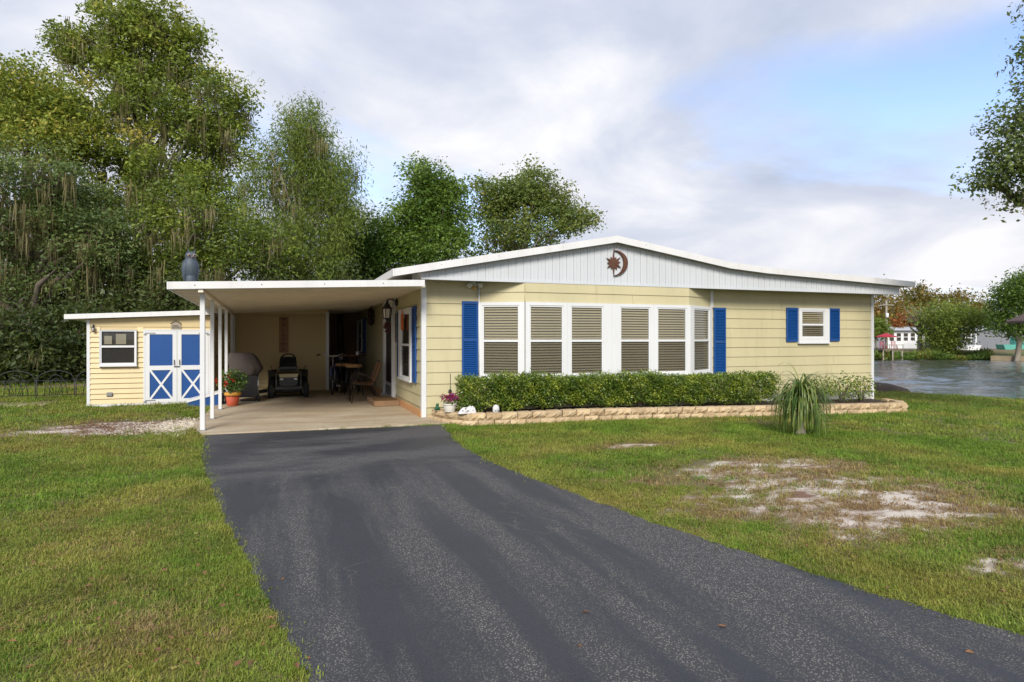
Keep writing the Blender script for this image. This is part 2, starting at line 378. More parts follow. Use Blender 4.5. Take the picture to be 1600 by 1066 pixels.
g = t.math('MULTIPLY', t.math('MULTIPLY', grit, dots), t.math('ADD', t.math('MULTIPLY', wear, 0.92), 0.05))
tone = t.mix(t.noise(t.pos(), 1.7, 6, 0.6), (0.030, 0.032, 0.038), (0.048, 0.050, 0.057))
tone = t.mix(t.math('MULTIPLY', wear, 0.45), tone, (0.085, 0.082, 0.078))
tone = t.mix(g, tone, (0.29, 0.27, 0.24))
ck = t.n('ShaderNodeTexVoronoi', feature='DISTANCE_TO_EDGE'); ck.inputs['Scale'].default_value = 0.8
wv = t.n('ShaderNodeVectorMath', operation='ADD'); t.l(t.pos(), wv.inputs[0]); nzv = t.n('ShaderNodeTexNoise'); nzv.inputs['Scale'].default_value = 2.5; nzv.inputs['Detail'].default_value = 6; t.l(t.pos(), nzv.inputs['Vector']); t.l(nzv.outputs['Color'], wv.inputs[1]); t.l(wv.outputs[0], ck.inputs['Vector'])
crack = t.math('MULTIPLY', t.ramp(ck.outputs['Distance'], [(0.0, 1.0), (0.006, 0.0)]), t.ramp(t.noise(t.pos(), 0.7, 3), [(0.52, 0.0), (0.6, 0.7)]))
tone = t.mix(crack, tone, (0.16, 0.145, 0.12))
tone = t.mix(t.ramp(t.noise(t.pos(), 170, 3, 0.7), [(0.3, 0.0), (0.7, 0.75)]), t.mix(1.0, tone, 0.62, 'MULTIPLY'), t.mix(1.0, tone, (1.35, 1.33, 1.3), 'MULTIPLY'))
sparse = t.ramp(t.noise(t.pos(), 120, 2), [(0.70, 0.0), (0.76, 0.5)])
tone = t.mix(sparse, tone, (0.22, 0.20, 0.17))
t.color(tone); t.rough(t.mix(wear, 0.55, 0.85)); t.bump(t.math('ADD', vo.outputs['Distance'], t.noise(t.pos(), 30, 4)), 0.35, 0.006)
t.b.inputs['Specular IOR Level'].default_value = 0.35
t = NT('concrete')
n1 = t.noise(t.pos((0.5, 1.6, 1)), 1.3, 7, 0.62, 0.2); n2 = t.noise(t.pos(), 9, 6, 0.6); n3 = t.noise(t.pos(), 70, 3)
c = t.mix(t.ramp(n1, [(0.35, 0.0), (0.68, 1.0)]), (0.33, 0.25, 0.155), (0.48, 0.41, 0.30))
c = t.mix(t.ramp(n2, [(0.55, 0.0), (0.8, 0.45)]), c, (0.15, 0.105, 0.065))
t.color(c); t.rough(0.8); t.bump(n3, 0.2, 0.005)
t = NT('block')
n1 = t.noise(t.pos(), 7, 7, 0.65); n2 = t.noise(t.pos(), 40, 5, 0.6)
c = t.mix(t.ramp(n1, [(0.3, 0.0), (0.7, 1.0)]), (0.42, 0.30, 0.165), (0.58, 0.47, 0.31))
c = t.mix(t.ramp(n2, [(0.55, 0.0), (0.8, 0.5)]), c, (0.30, 0.18, 0.085))
oi = t.n('ShaderNodeObjectInfo'); c = t.mix(1.0, c, t.ramp(oi.outputs['Random'], [(0.0, (0.78, 0.74, 0.70)), (0.5, (0.95, 0.93, 0.90)), (1.0, (1.08, 1.06, 1.02))]), 'MULTIPLY')
c = t.mix(t.ramp(t.noise(t.pos(), 3.1, 6, 0.7), [(0.56, 0.0), (0.72, 0.45)]), c, (0.17, 0.14, 0.075))
t.color(c); t.rough(0.95); t.bump(n2, 0.7, 0.02)
t = NT('mulch')
n1 = t.noise(t.pos(), 25, 6, 0.7)
t.color(t.ramp(n1, [(0.3, (0.018, 0.011, 0.007)), (0.7, (0.065, 0.038, 0.022))])); t.rough(1.0); t.bump(n1, 1.0, 0.04)
t = NT('stones')
vo = t.n('ShaderNodeTexVoronoi'); vo.inputs['Scale'].default_value = 30; t.l(t.pos(), vo.inputs['Vector'])
t.color(t.mix(t.ramp(vo.outputs['Color'], [(0.2, 0.0), (0.8, 1.0)]), (0.34, 0.28, 0.20), (0.62, 0.57, 0.47))); t.rough(0.9)
t = NT('water')
t.b.inputs['Base Color'].default_value = (0.055, 0.060, 0.050, 1); t.rough(0.07); t.b.inputs['IOR'].default_value = 1.33
h = t.math('ADD', t.noise(t.pos((1.0, 1.6, 1), YAW), 0.75, 4, 0.6, 0.5), t.math('MULTIPLY', t.noise(t.pos((1.0, 1.5, 1), YAW), 3.0, 4, 0.6, 0.4), 0.30))
t.bump(h, 0.6, 0.12)
t = NT('grass_blade')
gz1 = t.noise(t.pos((1, 1, 0.1)), 0.6, 6, 0.62, 0.4); gz2 = t.noise(t.pos((1, 1, 0.2)), 2.2, 6, 0.7); tint = t.attr('tint')
green = t.mix(tint, (0.105, 0.205, 0.016), (0.24, 0.36, 0.045))
yell = t.mix(tint, (0.270, 0.250, 0.040), (0.46, 0.40, 0.100))
brown = t.mix(tint, (0.20, 0.125, 0.055), (0.42, 0.30, 0.15))
inst = t.n('ShaderNodeAttribute'); inst.attribute_type = 'INSTANCER'; inst.attribute_name = 'dry'
dry = inst.outputs['Fac']
c = t.mix(t.ramp(t.math('ADD', gz1, t.math('MULTIPLY', dry, 0.30)), [(0.43, 0.0), (0.72, 1.0)]), green, yell)
dk = t.ramp(t.noise(t.pos((1, 1, 0.1), 0, (9, 4, 0)), 1.5, 5, 0.65), [(0.35, 0.62), (0.62, 1.0)])
c = t.mix(1.0, c, dk, 'MULTIPLY')
c = t.mix(t.ramp(t.math('ADD', t.math('MULTIPLY', gz2, 0.7), t.math('MULTIPLY', dry, 0.55)), [(0.50, 0.0), (0.74, 1.0)]), c, brown)
t.color(c); t.rough(0.55); t.b.inputs['Specular IOR Level'].default_value = 0.25
tr = t.n('ShaderNodeBsdfTranslucent'); t.l(c, tr.inputs[0]); mx = t.n('ShaderNodeMixShader'); mx.inputs[0].default_value = 0.3
t.l(t.b.outputs[0], mx.inputs[1]); t.l(tr.outputs[0], mx.inputs[2]); t.l(mx.outputs[0], t.out.inputs[0])

# ------------------------------------------------------------------ key planes of the place (metres)
c0 = G(661, 655); XW, YW = c0.x, c0.y             # front left corner of the house
YB = YW-0.47                                      # front of the bay, plane of the gable skirt
YF = YB-0.16                                      # front edge of the roof
XR = PY(1362, 500, YW).x                          # right corner of the house
YBACK = G(467, 612.4).y                           # back wall of the carport
YS = G(180, 634.5).y                              # front of the shed
YC = YW-0.66                                      # front edge of the carport roof
XP = G(316.4, 676).x                              # line of carport posts
ZS = PY(658, 434.5, YB).z                         # soffit height
YEND = YW+14.5
WATER_Z = -0.78

def shore(y): return 20.1-0.52*(y-11.7) if y > 11.7 else 20.1+0.4*(11.7-y)
def gz(x, y):
    z = -min(0.36, 0.021*max(0.0, x-5.2))
    s = x-max(13.0, shore(y)); z = z+(-1.7-z)*sstep(0.0, 2.6, s)
    dep = SN*x+CS*y
    far = sstep(62.5, 67.0, dep)
    return z+(0.02-z)*far
def GT(px, py):                                    # pixel on the sloping terrain
    p = G(px, py)
    for _ in range(12): p = G(px, py, gz(p.x, p.y))
    return p

# ------------------------------------------------------------------ ground, water, drive
def axis(lo, hi, step, pre, post): return np.array(sorted(pre)+list(np.arange(lo, hi, step))+sorted(post))
xs = axis(-18, 27, 0.4, [-900, -400, -200, -110, -70, -45, -32, -24, -20], list(np.arange(28, 110, 2.5))+[120, 150, 200, 300, 500, 900])
ys = axis(-12, 26, 0.4, [-400, -200, -100, -60, -35, -22, -16], list(np.arange(27, 112, 1.7))+[125, 150, 200, 300, 500, 1200])
nx, ny = len(xs), len(ys)
V = np.array([(x, y, gz(x, y)) for y in ys for x in xs])
I = np.arange(nx*ny).reshape(ny, nx)
F = np.stack([I[:-1, :-1].ravel(), I[:-1, 1:].ravel(), I[1:, 1:].ravel(), I[1:, :-1].ravel()], 1)
ground = link('ground', fast_mesh('ground', V, F, smooth=True), None, 'lawn_soil'); tag(ground, kind='structure')

# the pond surface: real ripples where it can be seen, on a plain sheet just below them that runs on
wr = np.random.default_rng(21); gx = np.arange(13.5, 88, .3); gy = np.arange(-8, 72, .3); X, Y = np.meshgrid(gx, gy); Zw = np.zeros_like(X)
for _ in range(42):
    lam = wr.uniform(.7, 3.6); th = wr.normal(-1.2, .7); k = 2*np.pi/lam; Zw += .0042*lam**.9*np.sin(k*(X*np.cos(th)+Y*np.sin(th))+wr.uniform(0, 6.28)+.6*np.sin(.21*X+.17*Y*wr.uniform(.5, 1.5)))
gust = .55+.45*np.sin(.13*X+.9)*np.sin(.17*Y+.4)+.25*np.sin(.31*X-.23*Y)
V = np.stack([X.ravel(), Y.ravel(), (WATER_Z+Zw*np.clip(gust, .25, 1.3)).ravel()], 1); I = np.arange(X.size).reshape(X.shape)
F = np.stack([I[:-1, :-1].ravel(), I[:-1, 1:].ravel(), I[1:, 1:].ravel(), I[1:, :-1].ravel()], 1)
water = link('water', fast_mesh('water', V, F, smooth=True), None, 'water'); tag(water, 'rippled grey pond water beyond the lawn', kind='structure')
wtr = MB(); wtr.face([wtr.pts([(11, -60, WATER_Z-.12), (260, -60, WATER_Z-.12), (260, 110, WATER_Z-.12), (11, 110, WATER_Z-.12)])+k for k in range(4)])
wtr.build('water_sheet', 'water', water)

def resample(ps, n):
    ps = [Vector((p[0], p[1], 0)) for p in ps]; L = [0]
    for a, b in zip(ps[:-1], ps[1:]): L.append(L[-1]+(b-a).length)
    out = []; k = 0
    for i in range(n):
        s = L[-1]*i/(n-1)
        while k < len(ps)-2 and s > L[k+1]: k += 1
        f = (s-L[k])/max(1e-9, L[k+1]-L[k]); out.append(ps[k].lerp(ps[k+1], f))
    return out
left_px = [(321, 681), (316, 700), (316, 720), (330.5, 758), (341, 787), (360, 825), (385, 867), (414, 930), (439, 971), (473, 1034), (487, 1066)]
right_px = [(692, 665), (704, 682), (716, 696), (764, 722), (860, 760), (900, 774), (1000, 812), (1119, 852), (1206, 878), (1337, 922), (1470, 960), (1600, 996)]
DL = [G(*p) for p in left_px]+[Vector((0.30, 0.6, 0)), Vector((0.5, -3, 0)), Vector((1.0, -12, 0))]
DR = [G(*p) for p in right_px]+[Vector((3.85, 0.4, 0)), Vector((4.3, -3, 0)), Vector((5.1, -12, 0))]
NS = 260
rr = random.Random(3)
# both edges are resampled by their own length; the strip follows the drive
el = resample(DL, NS); er = resample(DR, NS)
jit = lambda p, a: p+Vector((rr.uniform(-a, a), rr.uniform(-a, a), 0))
el = [jit(p, 0.022) for p in el]; er = [jit(p, 0.022) for p in er]
dv = MB()
rows = []
for a, b in zip(el, er):
    rows.append(dv.pts([a+Vector((-0.03, 0, -0.02))]+[a.lerp(b, k/8)+Vector((0, 0, 0.014)) for k in range(9)]+[b+Vector((0.03, 0, -0.02))]))
for r0, r1 in zip(rows[:-1], rows[1:]):
    for k in range(10): dv.face((r0+k, r1+k, r1+k+1, r0+k+1))
tag(dv.build('driveway', 'asphalt'), 'dark sealed asphalt driveway with worn grey streaks', kind='structure')
DRIVE = [(p.x, p.y) for p in el]+[(p.x, p.y) for p in reversed(er)]

sl0 = G(318, 681)
slab = MB()
SLAB = [(sl0.x-0.02, sl0.y-0.02), (XW+0.33, G(692, 664).y+0.02), (XW+0.2, YW-0.08), (XW+0.02, YW-0.02), (XW+0.02, YEND-4), (XP-0.2, YEND-4), (XP-0.2, sl0.y+1)]
slab.prism(SLAB, -0.05, 0.032, 'xy')
tag(recalc(slab.build('carport_slab', 'concrete')), 'stained tan concrete floor of the carport', kind='structure')
pth = MB(); a = G(-60, 634); b = G(72, 633); pth.hexa([(a.x-4, a.y-.2, -.02), (b.x, b.y-.2, -.02), (b.x, b.y+.25, -.02), (a.x-4, a.y+.6, -.02), (a.x-4, a.y-.2, .02), (b.x, b.y-.2, .02), (b.x, b.y+.25, .02), (a.x-4, a.y+.6, .02)])
tag(pth.build('path', 'concrete'), 'narrow concrete path by the ornamental fence', kind='structure')

# pale gravel beside the posts, spilled thinly over the sand
gr = MB(); rg = random.Random(5)
gc = G(290, 668)
for _ in range(2600):
    x, y = gc.x+rg.gauss(0, .42), gc.y+rg.gauss(0, .55)
    if x > XP-0.22 or y > YS-0.35: continue
    s = rg.uniform(.008, .022); a = rg.uniform(0, 3.14)
    i = gr.pts([(x+s*math.cos(a+k*2.09), y+s*math.sin(a+k*2.09)*.8, .004) for k in range(3)]+[(x+rg.uniform(-.3, .3)*s, y+rg.uniform(-.3, .3)*s, .006+s*.8)])
    for k in range(3): gr.face((i+k, i+(k+1) % 3, i+3))
tag(gr.build('gravel', 'stones'), 'pale gravel spread beside the carport slab', 'gravel', kind='stuff')

# ------------------------------------------------------------------ siding and windows
PITCH = 0.2131
def planks(parent, f, u0, u1, z0, z1, pitch, zref, mat, holes=(), lip=.024):
    """lapped boards on a wall frame, each its own object; holes = [(u0,u1,z0,z1)] cut the boards they cross fully"""
    k = math.floor((z0-zref)/pitch)
    while zref+k*pitch < z1-0.02:
        a, b = max(z0, zref+k*pitch), min(z1, zref+(k+1)*pitch); k += 1
        if b-a < 0.02: continue
        segs = [(u0, u1)]
        for (h0, h1, g0, g1) in holes:
            if a < g1-0.005 and b > g0+0.005:
                nxt = []
                for (s0, s1) in segs:
                    if h1 <= s0 or h0 >= s1: nxt.append((s0, s1)); continue
                    if h0-s0 > 0.02: nxt.append((s0, h0))
                    if s1-h1 > 0.02: nxt.append((h1, s1))
                segs = nxt
        cut = []
        for (s0, s1) in segs:                    # long courses are butted from two boards
            if s1-s0 > 3.4: c_ = s0+R.uniform(.25, .75)*(s1-s0); cut += [(s0, c_-.0025), (c_+.0025, s1)]
            else: cut.append((s0, s1))
        for (s0, s1) in cut:
            m = MB(f); j = R.uniform(-.0012, .0012)
            m.hexa([(s0, .002, a+(.001 if lip < .03 else .008 if lip < .05 else .018)), (s1, .002, a+(.001 if lip < .03 else .008 if lip < .05 else .018)), (s1, lip+j, a+.001), (s0, lip+j, a+.001), (s0, .002, b+.004), (s1, .002, b+.004), (s1, .007+j, b+.004), (s0, .007+j, b+.004)])
            m.hexa([(s0, .0015, a-.006), (s1, .0015, a-.006), (s1, .004, a-.006), (s0, .004, a-.006), (s0, .0015, a), (s1, .0015, a), (s1, .004, a), (s0, .004, a)])
            recalc(m.build('plank', mat, parent))
def fuv(O, U, px, py):                  # along-wall distance and height where a pixel's ray meets a vertical wall
    d = ray(px, py); U = Vector(U).normalized(); O = Vector(O)
    det = U.x*(-d.y)-U.y*(-d.x)
    u = (-O.x*(-d.y)+O.y*(-d.x))/det
    t = ((O.x+U.x*u)*d.x+(O.y+U.y*u)*d.y)/(d.x*d.x+d.y*d.y)
    return u, CAM_H+d.z*t
def window(parent, f, u0, u1, z0, z1, p, zm, n0=0.0, blind=True, screen=True, sill=True, mat='white', inside='room_shade', slat=0.0505):
    """double-hung window on a wall frame: outer size, p = (pane u0, u1, z0, z1), zm = meeting rail"""
    a, b, g, h = p; T = n0+0.055
    m = MB(f)
    for (x0, x1, y0, y1) in ((u0, a-.028, z0, z1), (b+.028, u1, z0, z1), (a-.028, b+.028, z0, g-.028), (a-.028, b+.028, h+.028, z1)):
        m.box(x0, x1, n0, T, y0, y1)
    fr = m.build('window', mat, parent); recalc(fr)
    s = MB(f)
    for (x0, x1, y0, y1) in ((a-.028, a, g-.028, h+.028), (b, b+.028, g-.028, h+.028), (a, b, g-.028, g), (a, b, h, h+.028)):
        s.box(x0, x1, n0+.004, T-.012, y0, y1)
    s.box(a, b, n0+.02, T-.006, zm-.022, zm+.022)
    recalc(s.build('sash', mat, fr))
    k = MB(f); k.box(a-.02, b+.02, n0+.0025, n0+.005, g-.02, h+.02); recalc(k.build('room_shade_sheet', inside, fr))  # thin dark sheet behind the panes, standing in for the unlit room
    for (y0, y1) in ((g, zm-.022), (zm+.022, h)):
        q = MB(f); i = q.pts([(a, n0+.036, y0), (b, n0+.036, y0), (b, n0+.036, y1), (a, n0+.036, y1)]); q.face((i, i+1, i+2, i+3)); q.build('pane', 'glass', fr)
    if screen:
        q = MB(f); i = q.pts([(a, n0+.0405, g), (b, n0+.0405, g), (b, n0+.0405, zm-.022), (a, n0+.0405, zm-.022)]); q.face([i, i+1, i+2, i+3]); q.build('insect_screen', 'screen', fr)
    if blind:
        q = MB(f); z = h-.03; sag = R.uniform(-.004, .004)
        while z > g+.01:
            t0 = .019+R.uniform(-.0015, .0015); e = R.uniform(-.002, .002)
            q.hexa([(a+.006, n0+.009, z+.016), (b-.006, n0+.009, z+.016+e+sag), (b-.006, n0+.031, z-.020+e+sag), (a+.006, n0+.031, z-.020), (a+.006, n0+.010, z+.0175), (b-.006, n0+.010, z+.0175+e+sag), (b-.006, n0+.032, z-.0185+e+sag), (a+.006, n0+.032, z-.0185)])
            z -= slat
        for u in (a+(b-a)*.2, a+(b-a)*.8): q.box(u-.002, u+.002, n0+.0325, n0+.0335, g, h)
        recalc(q.build('blind', 'blind', fr))
    if sill:
        q = MB(f); q.box(u0-.01, u1+.01, n0+.001, T+.02, z0-.03, z0-.001); recalc(q.build('sill', mat, fr))
    return fr
def shutter(parent, f, u0, u1, z0, z1, n0=.02, label=None):
    m = MB(f); b = .035; T = n0+.032
    zm = (z0+z1)/2
    for (x0, x1, y0, y1) in ((u0, u0+b, z0, z1), (u1-b, u1, z0, z1), (u0+b, u1-b, z0, z0+.05), (u0+b, u1-b, z1-.05, z1)): m.box(x0, x1, n0, T, y0, y1)
    if z1-z0 > 0.9: m.box(u0+b, u1-b, n0, T, zm-.03, zm+.03)
    sh = recalc(m.build('shutter', 'blue', parent))
    s = MB(f); z = z0+.055
    while z < z1-.075:
        if not (z1-z0 > .9 and zm-.055 < z < zm+.03):
            s.hexa([(u0+b, n0+.003, z+.024), (u1-b, n0+.003, z+.024), (u1-b, n0+.024, z), (u0+b, n0+.024, z), (u0+b, n0+.006, z+.030), (u1-b, n0+.006, z+.030), (u1-b, n0+.027, z+.006), (u0+b, n0+.027, z+.006)])
        z += .034
    s.box(u0+b, u1-b, n0, n0+.003, z0+.05, z1-.05)
    recalc(s.build('louvre', 'blue', sh)); return sh

# ------------------------------------------------------------------ the house
house = empty('house', (XW, YW, 0), 'single-storey pale yellow lap-sided house with blue shutters and low white gable', 'house')
ax = PY(748, 500, YW).x; bx = PY(820, 500, YB).x; cx_ = PY(1076, 500, YB).x; ex = PY(1110, 500, YW).x
core = MB(); core.prism([(XW, YW), (ax, YW), (bx, YB), (cx_, YB), (ex, YW), (XR, YW), (XR, YEND), (XW, YEND)], -0.4, ZS-.003, 'xy')
wall = recalc(core.build('wall', 'siding', house))
ZREF = PY(690, 528, YW).z
FA = ((XW, YW, 0), (1, 0, 0), (0, -1, 0)); fA = frame(*FA)
F1O, F1U = Vector((ax, YW, 0)), Vector((bx-ax, YB-YW, 0)); L1 = F1U.length
F3O, F3U = Vector((cx_, YB, 0)), Vector((ex-cx_, YW-YB, 0)); L3 = F3U.length
perp = lambda U: Vector((U.y, -U.x, 0)).normalized()
f1 = frame(F1O, F1U, perp(F1U)); f3 = frame(F3O, F3U, perp(F3U)); f2 = frame((bx, YB, 0), (1, 0, 0), (0, -1, 0)); L2 = cx_-bx
fL = frame((XW, YEND, 0), (0, -1, 0), (-1, 0, 0)); LL = YEND-YW
fR = frame((XR, YW, 0), (0, 1, 0), (1, 0, 0))
ZB0 = ZREF-6*PITCH                                 # lower edge of the siding
WZ0, WZ1 = PY(822, 590, YB).z, PY(822, 472, YB).z  # bay window band
planks(wall, fA, .0, ax-XW, ZB0, ZS-.004, PITCH, ZREF, 'siding')
planks(wall, fA, ex-XW, XR-XW, ZB0, ZS-.004, PITCH, ZREF, 'siding')
for f, L in ((f1, L1), (f2, L2), (f3, L3)):
    planks(wall, f, 0, L, ZB0, WZ0-.034, PITCH, ZREF, 'siding'); planks(wall, f, 0, L, WZ1+.002, ZS-.004, PITCH, ZREF, 'siding')
planks(wall, fL, 4.0, LL, .19, ZS-.02, PITCH, ZREF, 'siding')
planks(wall, fR, 0, YEND-YW, ZB0, ZS-.02, PITCH, ZREF, 'siding')
# skirting under the siding at the right, and the wood strip at the carport side
m = MB(fA); m.box(ex-XW, XR-XW, .002, .012, -.38, ZB0-.012); recalc(m.build('skirting', 'skirting', house))
m = MB(fL); m.box(4.0, LL, .002, .05, 0.034, .145); recalc(m.build('base_board', 'sill_wood', house))
# corner trims
m = MB(); m.box(XW-.035, XW+.055, YW-.035, YW+.05, .034, PY(661, 440, YW).z); recalc(m.build('corner_trim', 'white', house))
m = MB(); m.box(XR-.05, XR+.035, YW-.035, YW+.05, -.3, ZS-.005); recalc(m.build('corner_trim', 'white', house))
m = MB(); m.box(ex-.03, ex+.045, YW-.045, YW-.026, PY(1111, 481, YW).z, ZS-.006); recalc(m.build('corner_trim', 'white', house))
# bay windows
zp0, zm, zp1 = PY(828, 584.6, YB).z, PY(828, 532.6, YB).z, PY(828, 479.5, YB).z
u = lambda px: PY(px, 500, YB).x-bx
edges = [0, u(884.5), u(954), u(1019), L2]; panes = [(828, 876.6), (892, 938.8), (969, 1012), (1026.7, 1069)]
for i in range(4): window(house, f2, edges[i]+.001, edges[i+1]-.001, WZ0, WZ1, (u(panes[i][0]), u(panes[i][1]), zp0, zp1), zm)
window(house, f1, .01, L1-.001, WZ0, WZ1, (fuv(F1O, F1U, 757, 500)[0], fuv(F1O, F1U, 810, 500)[0], zp0, zp1), zm)
window(house, f3, .001, L3-.03, WZ0, WZ1, (fuv(F3O, F3U, 1082, 500)[0], fuv(F3O, F3U, 1104.5, 500)[0], zp0, zp1), zm)
ua = lambda px: PY(px, 500, YW).x-XW
za = lambda px, py: PY(px, py, YW).z
m = MB(fA); m.tube([(ua(747.5), .05, WZ0), (ua(747.5), .05, ZS-.02)], .016, 8); m.build('conduit', 'white', house)
shutter(house, fA, ua(721), ua(746), WZ0-.02, za(733, 471), .022)
shutter(house, fA, ua(1113.5), ua(1132), za(1122, 584)-.05, za(1122, 481), .022)
sw = (ua(1245), ua(1292.4), za(1268, 535), za(1268, 482))
window(house, fA, *sw, (ua(1250.5), ua(1283.5), za(1268, 525.7), za(1268, 488)), za(1268, 507.5), n0=.018)
shutter(house, fA, ua(1227), ua(1244.2), za(1235, 534), za(1235, 481), .022)
shutter(house, fA, ua(1293), ua(1309.5), za(1300, 533), za(1300, 482), .022)
# side wall seen inside the carport: front window, door, far window
ul = lambda px: YEND-PXW(px, 500, XW).y
zl = lambda px, py: PXW(px, py, XW).z
sz0, sz1 = zl(640, 593), zl(640, 482.5)
window(house, fL, ul(627.7), ul(647), sz0, sz1, (ul(632), ul(644.5), zl(640, 588), zl(640, 491)), zl(640, 539), n0=.022, blind=False)
shutter(house, fL, ul(623.8), ul(627.4), sz0-.0, sz1-.0, .022); shutter(house, fL, ul(647.4), ul(652.6), sz0-.02, sz1+.02, .022)
fw0, fw1 = zl(566, 552), zl(566, 499)
window(house, fL, ul(561.5), ul(568.5), fw0, fw1, (ul(562.8), ul(567.6), fw0+.08, fw1-.08), (fw0+fw1)/2, n0=.022, blind=False)
shutter(house, fL, ul(569), ul(573), fw0, fw1, .022)
# front door in its white casing
d0, d1 = ul(604.4), ul(619.6); dz0, dz1 = .145, zl(612, 464.5)
dm = MB(fL); dm.box(d0, d0+.14, .02, .10, dz0, dz1); dm.box(d1-.12, d1, .02, .10, dz0, dz1); dm.box(d0+.14, d1-.12, .02, .10, dz1-.14, dz1); dm.box(d0, d1, .02, .15, dz0-.05, dz0)
recalc(dm.build('door_casing', 'white', house))
dm = MB(fL); dm.box(d0+.142, d1-.122, .022, .05, dz0+.002, dz1-.142); door = recalc(dm.build('door', 'white', house))
dm = MB(fL); dm.box(d0+.26, d1-.24, .051, .058, dz0+.30, dz1-.3); recalc(dm.build('door_glass', 'dark_trim', door))
dm = MB(fL); dm.box(d0+.15, d1-.13, .051, .060, dz0+.01, dz0+.22); recalc(dm.build('kick_plate', 'grey_metal', door))
dm = MB(fL); dm.tube([(d1-.19, .05, dz0+.95), (d1-.19, .10, dz0+.95)], .012, 8); dm.tube([(d1-.25, .10, dz0+.95), (d1-.16, .10, dz0+.95)], .011, 8); dm.build('door_handle', 'bronze', door)
# roof
prof = [(617, 421), (700, 408.4), (965, 369.5), (1060, 391.5), (1142, 411), (1200, 419), (1427, 441)]
RP = [(PY(px, py, YF).x, PY(px, py, YF).z) for px, py in prof]
TH = .085
def under(x, off=0.0):
    for (x0, z0), (x1, z1) in zip(RP[:-1], RP[1:]):
        if x <= x1 or (x1, z1) == RP[-1]: return z0+(z1-z0)*(x-x0)/(x1-x0)-off
m = MB(); n = len(RP)
for k in range(n-1):
    (x0, z0), (x1, z1) = RP[k], RP[k+1]
    m.hexa([(x0, YF+.03, z0-TH), (x1, YF+.03, z1-TH), (x1, YEND+.3, z1-TH), (x0, YEND+.3, z0-TH), (x0, YF+.03, z0), (x1, YF+.03, z1), (x1, YEND+.3, z1), (x0, YEND+.3, z0)])
roof = recalc(m.build('roof', 'roof_metal', house))
m = MB()
poly = [(x, z+.016) for x, z in RP]+[(x, z-TH-.028) for x, z in reversed(RP)]
m.prism(poly, YF, YF+.028); recalc(m.build('fascia', 'fascia', roof))
m = MB(); xx0, zz0 = RP[0]; m.box(xx0-.035, xx0-.002, YF, YEND+.3, zz0-TH-.03, zz0+.012); recalc(m.build('fascia', 'fascia', roof))
m = MB(); xx0, zz0 = RP[-1]; m.box(xx0+.002, xx0+.06, YF, YEND+.3, zz0-TH-.02, zz0+.012); recalc(m.build('gutter', 'fascia', roof))
for (px, py) in ((690, 0), (780, 0), (880, 0), (1010, 0), (1090, 0), (1190, 0), (1290, 0), (1380, 0)):
    x = PY(px, 400, YF).x; zc_ = under(x)-.04; m = MB(); m.ball((x, YF-.001, zc_), .008, .006, .008, 6, 4); m.build('screw', 'grey_metal', roof)
# gable skirt: backing with the soffit, and one board beside the other
gx0, gx1 = PY(658, 434, YB).x, PY(1405, 460, YB).x
m = MB(); gp = [(gx0, ZS+.002)]+[(gx1, ZS+.002), (gx1, under(gx1, TH+.004))]+[(x, z-TH-.004) for x, z in reversed(RP) if gx0 < x < gx1]+[(gx0, under(gx0, TH+.004))]
m.prism(gp, YB+.013, YW+.35); gable = recalc(m.build('gable', 'gable_white', house))
bw = .148; x = gx0; k = 0
while x < gx1-.02:
    w = min(x+bw, gx1); m = MB(); g = .004
    m.hexa([(x+g, YB+.0005, ZS), (w-g, YB+.0005, ZS), (w-g, YB+.012, ZS), (x+g, YB+.012, ZS), (x+g, YB+.0005, under(x+g, TH+.045)), (w-g, YB+.0005, under(w-g, TH+.045)), (w-g, YB+.012, under(w-g, TH+.045)), (x+g, YB+.012, under(x+g, TH+.045))])
    m.box(x+.060, x+.074, YB-.006, YB, ZS, min(under(x, TH+.05), under(w, TH+.05)))
    recalc(m.build('board', 'gable_white', gable)); x = w; k += 1
m = MB(); m.box(gx0-.006, gx1+.006, YB-.018, YB-.0065, ZS-.022, ZS+.02); recalc(m.build('skirt_trim', 'gable_white', gable))
# rear of the passage beside the house
m = MB(); m.box(PY(512, 500, YBACK).x+.01, XW-.002, YBACK+3.4, YBACK+3.5, .034, 2.5); recalc(m.build('passage_wall', 'step_wood', house))

# ------------------------------------------------------------------ carport
carport = empty('carport', (XP, YC, 0), 'flat white metal carport roof on slim white posts beside the house', 'carport')
zf = lambda x: 2.247+.040*(x-XP)
zbk = lambda x: 2.128+.066*(x-XP)
def zcl(x, y): t = (y-10.9)/(18.1-10.9); return zf(x)*(1-t)+zbk(x)*t
xl = PY(264, 445, YC).x; xr = XW+.04
yy = YC+.03; i = 0; pw = .30
YCE = YBACK+3.6
while yy < YCE-.02:
    w = min(yy+pw, YCE); m = MB()
    x1 = xr if w > YW-.1 else PY(662, 440, YC).x
    x1 = min(x1, XW-.03) if w > YW-.05 else x1
    def q(x, y, dz): return (x, y, zcl(x, y)+dz)
    m.hexa([q(xl, yy+.002, 0), q(x1, yy+.002, 0), q(x1, w-.004, 0), q(xl, w-.004, 0), q(xl, yy+.002, .06), q(x1, yy+.002, .06), q(x1, w-.004, .06), q(xl, w-.004, .06)])
    m.hexa([q(xl, w-.022, -.010), q(x1, w-.022, -.010), q(x1, w-.006, -.010), q(xl, w-.006, -.010), q(xl, w-.022, 0), q(x1, w-.022, 0), q(x1, w-.006, 0), q(xl, w-.006, 0)])
    recalc(m.build('roof_panel', 'soffit', carport)); yy = w; i += 1
m = MB(); x1 = PY(662, 440, YC).x+.02
m.hexa([(xl, YC, zf(xl)-.004), (x1, YC, zf(x1)-.004), (x1, YC+.028, zf(x1)-.004), (xl, YC+.028, zf(xl)-.004), (xl, YC, zf(xl)+.108), (x1, YC, zf(x1)+.104), (x1, YC+.028, zf(x1)+.104), (xl, YC+.028, zf(xl)+.108)])
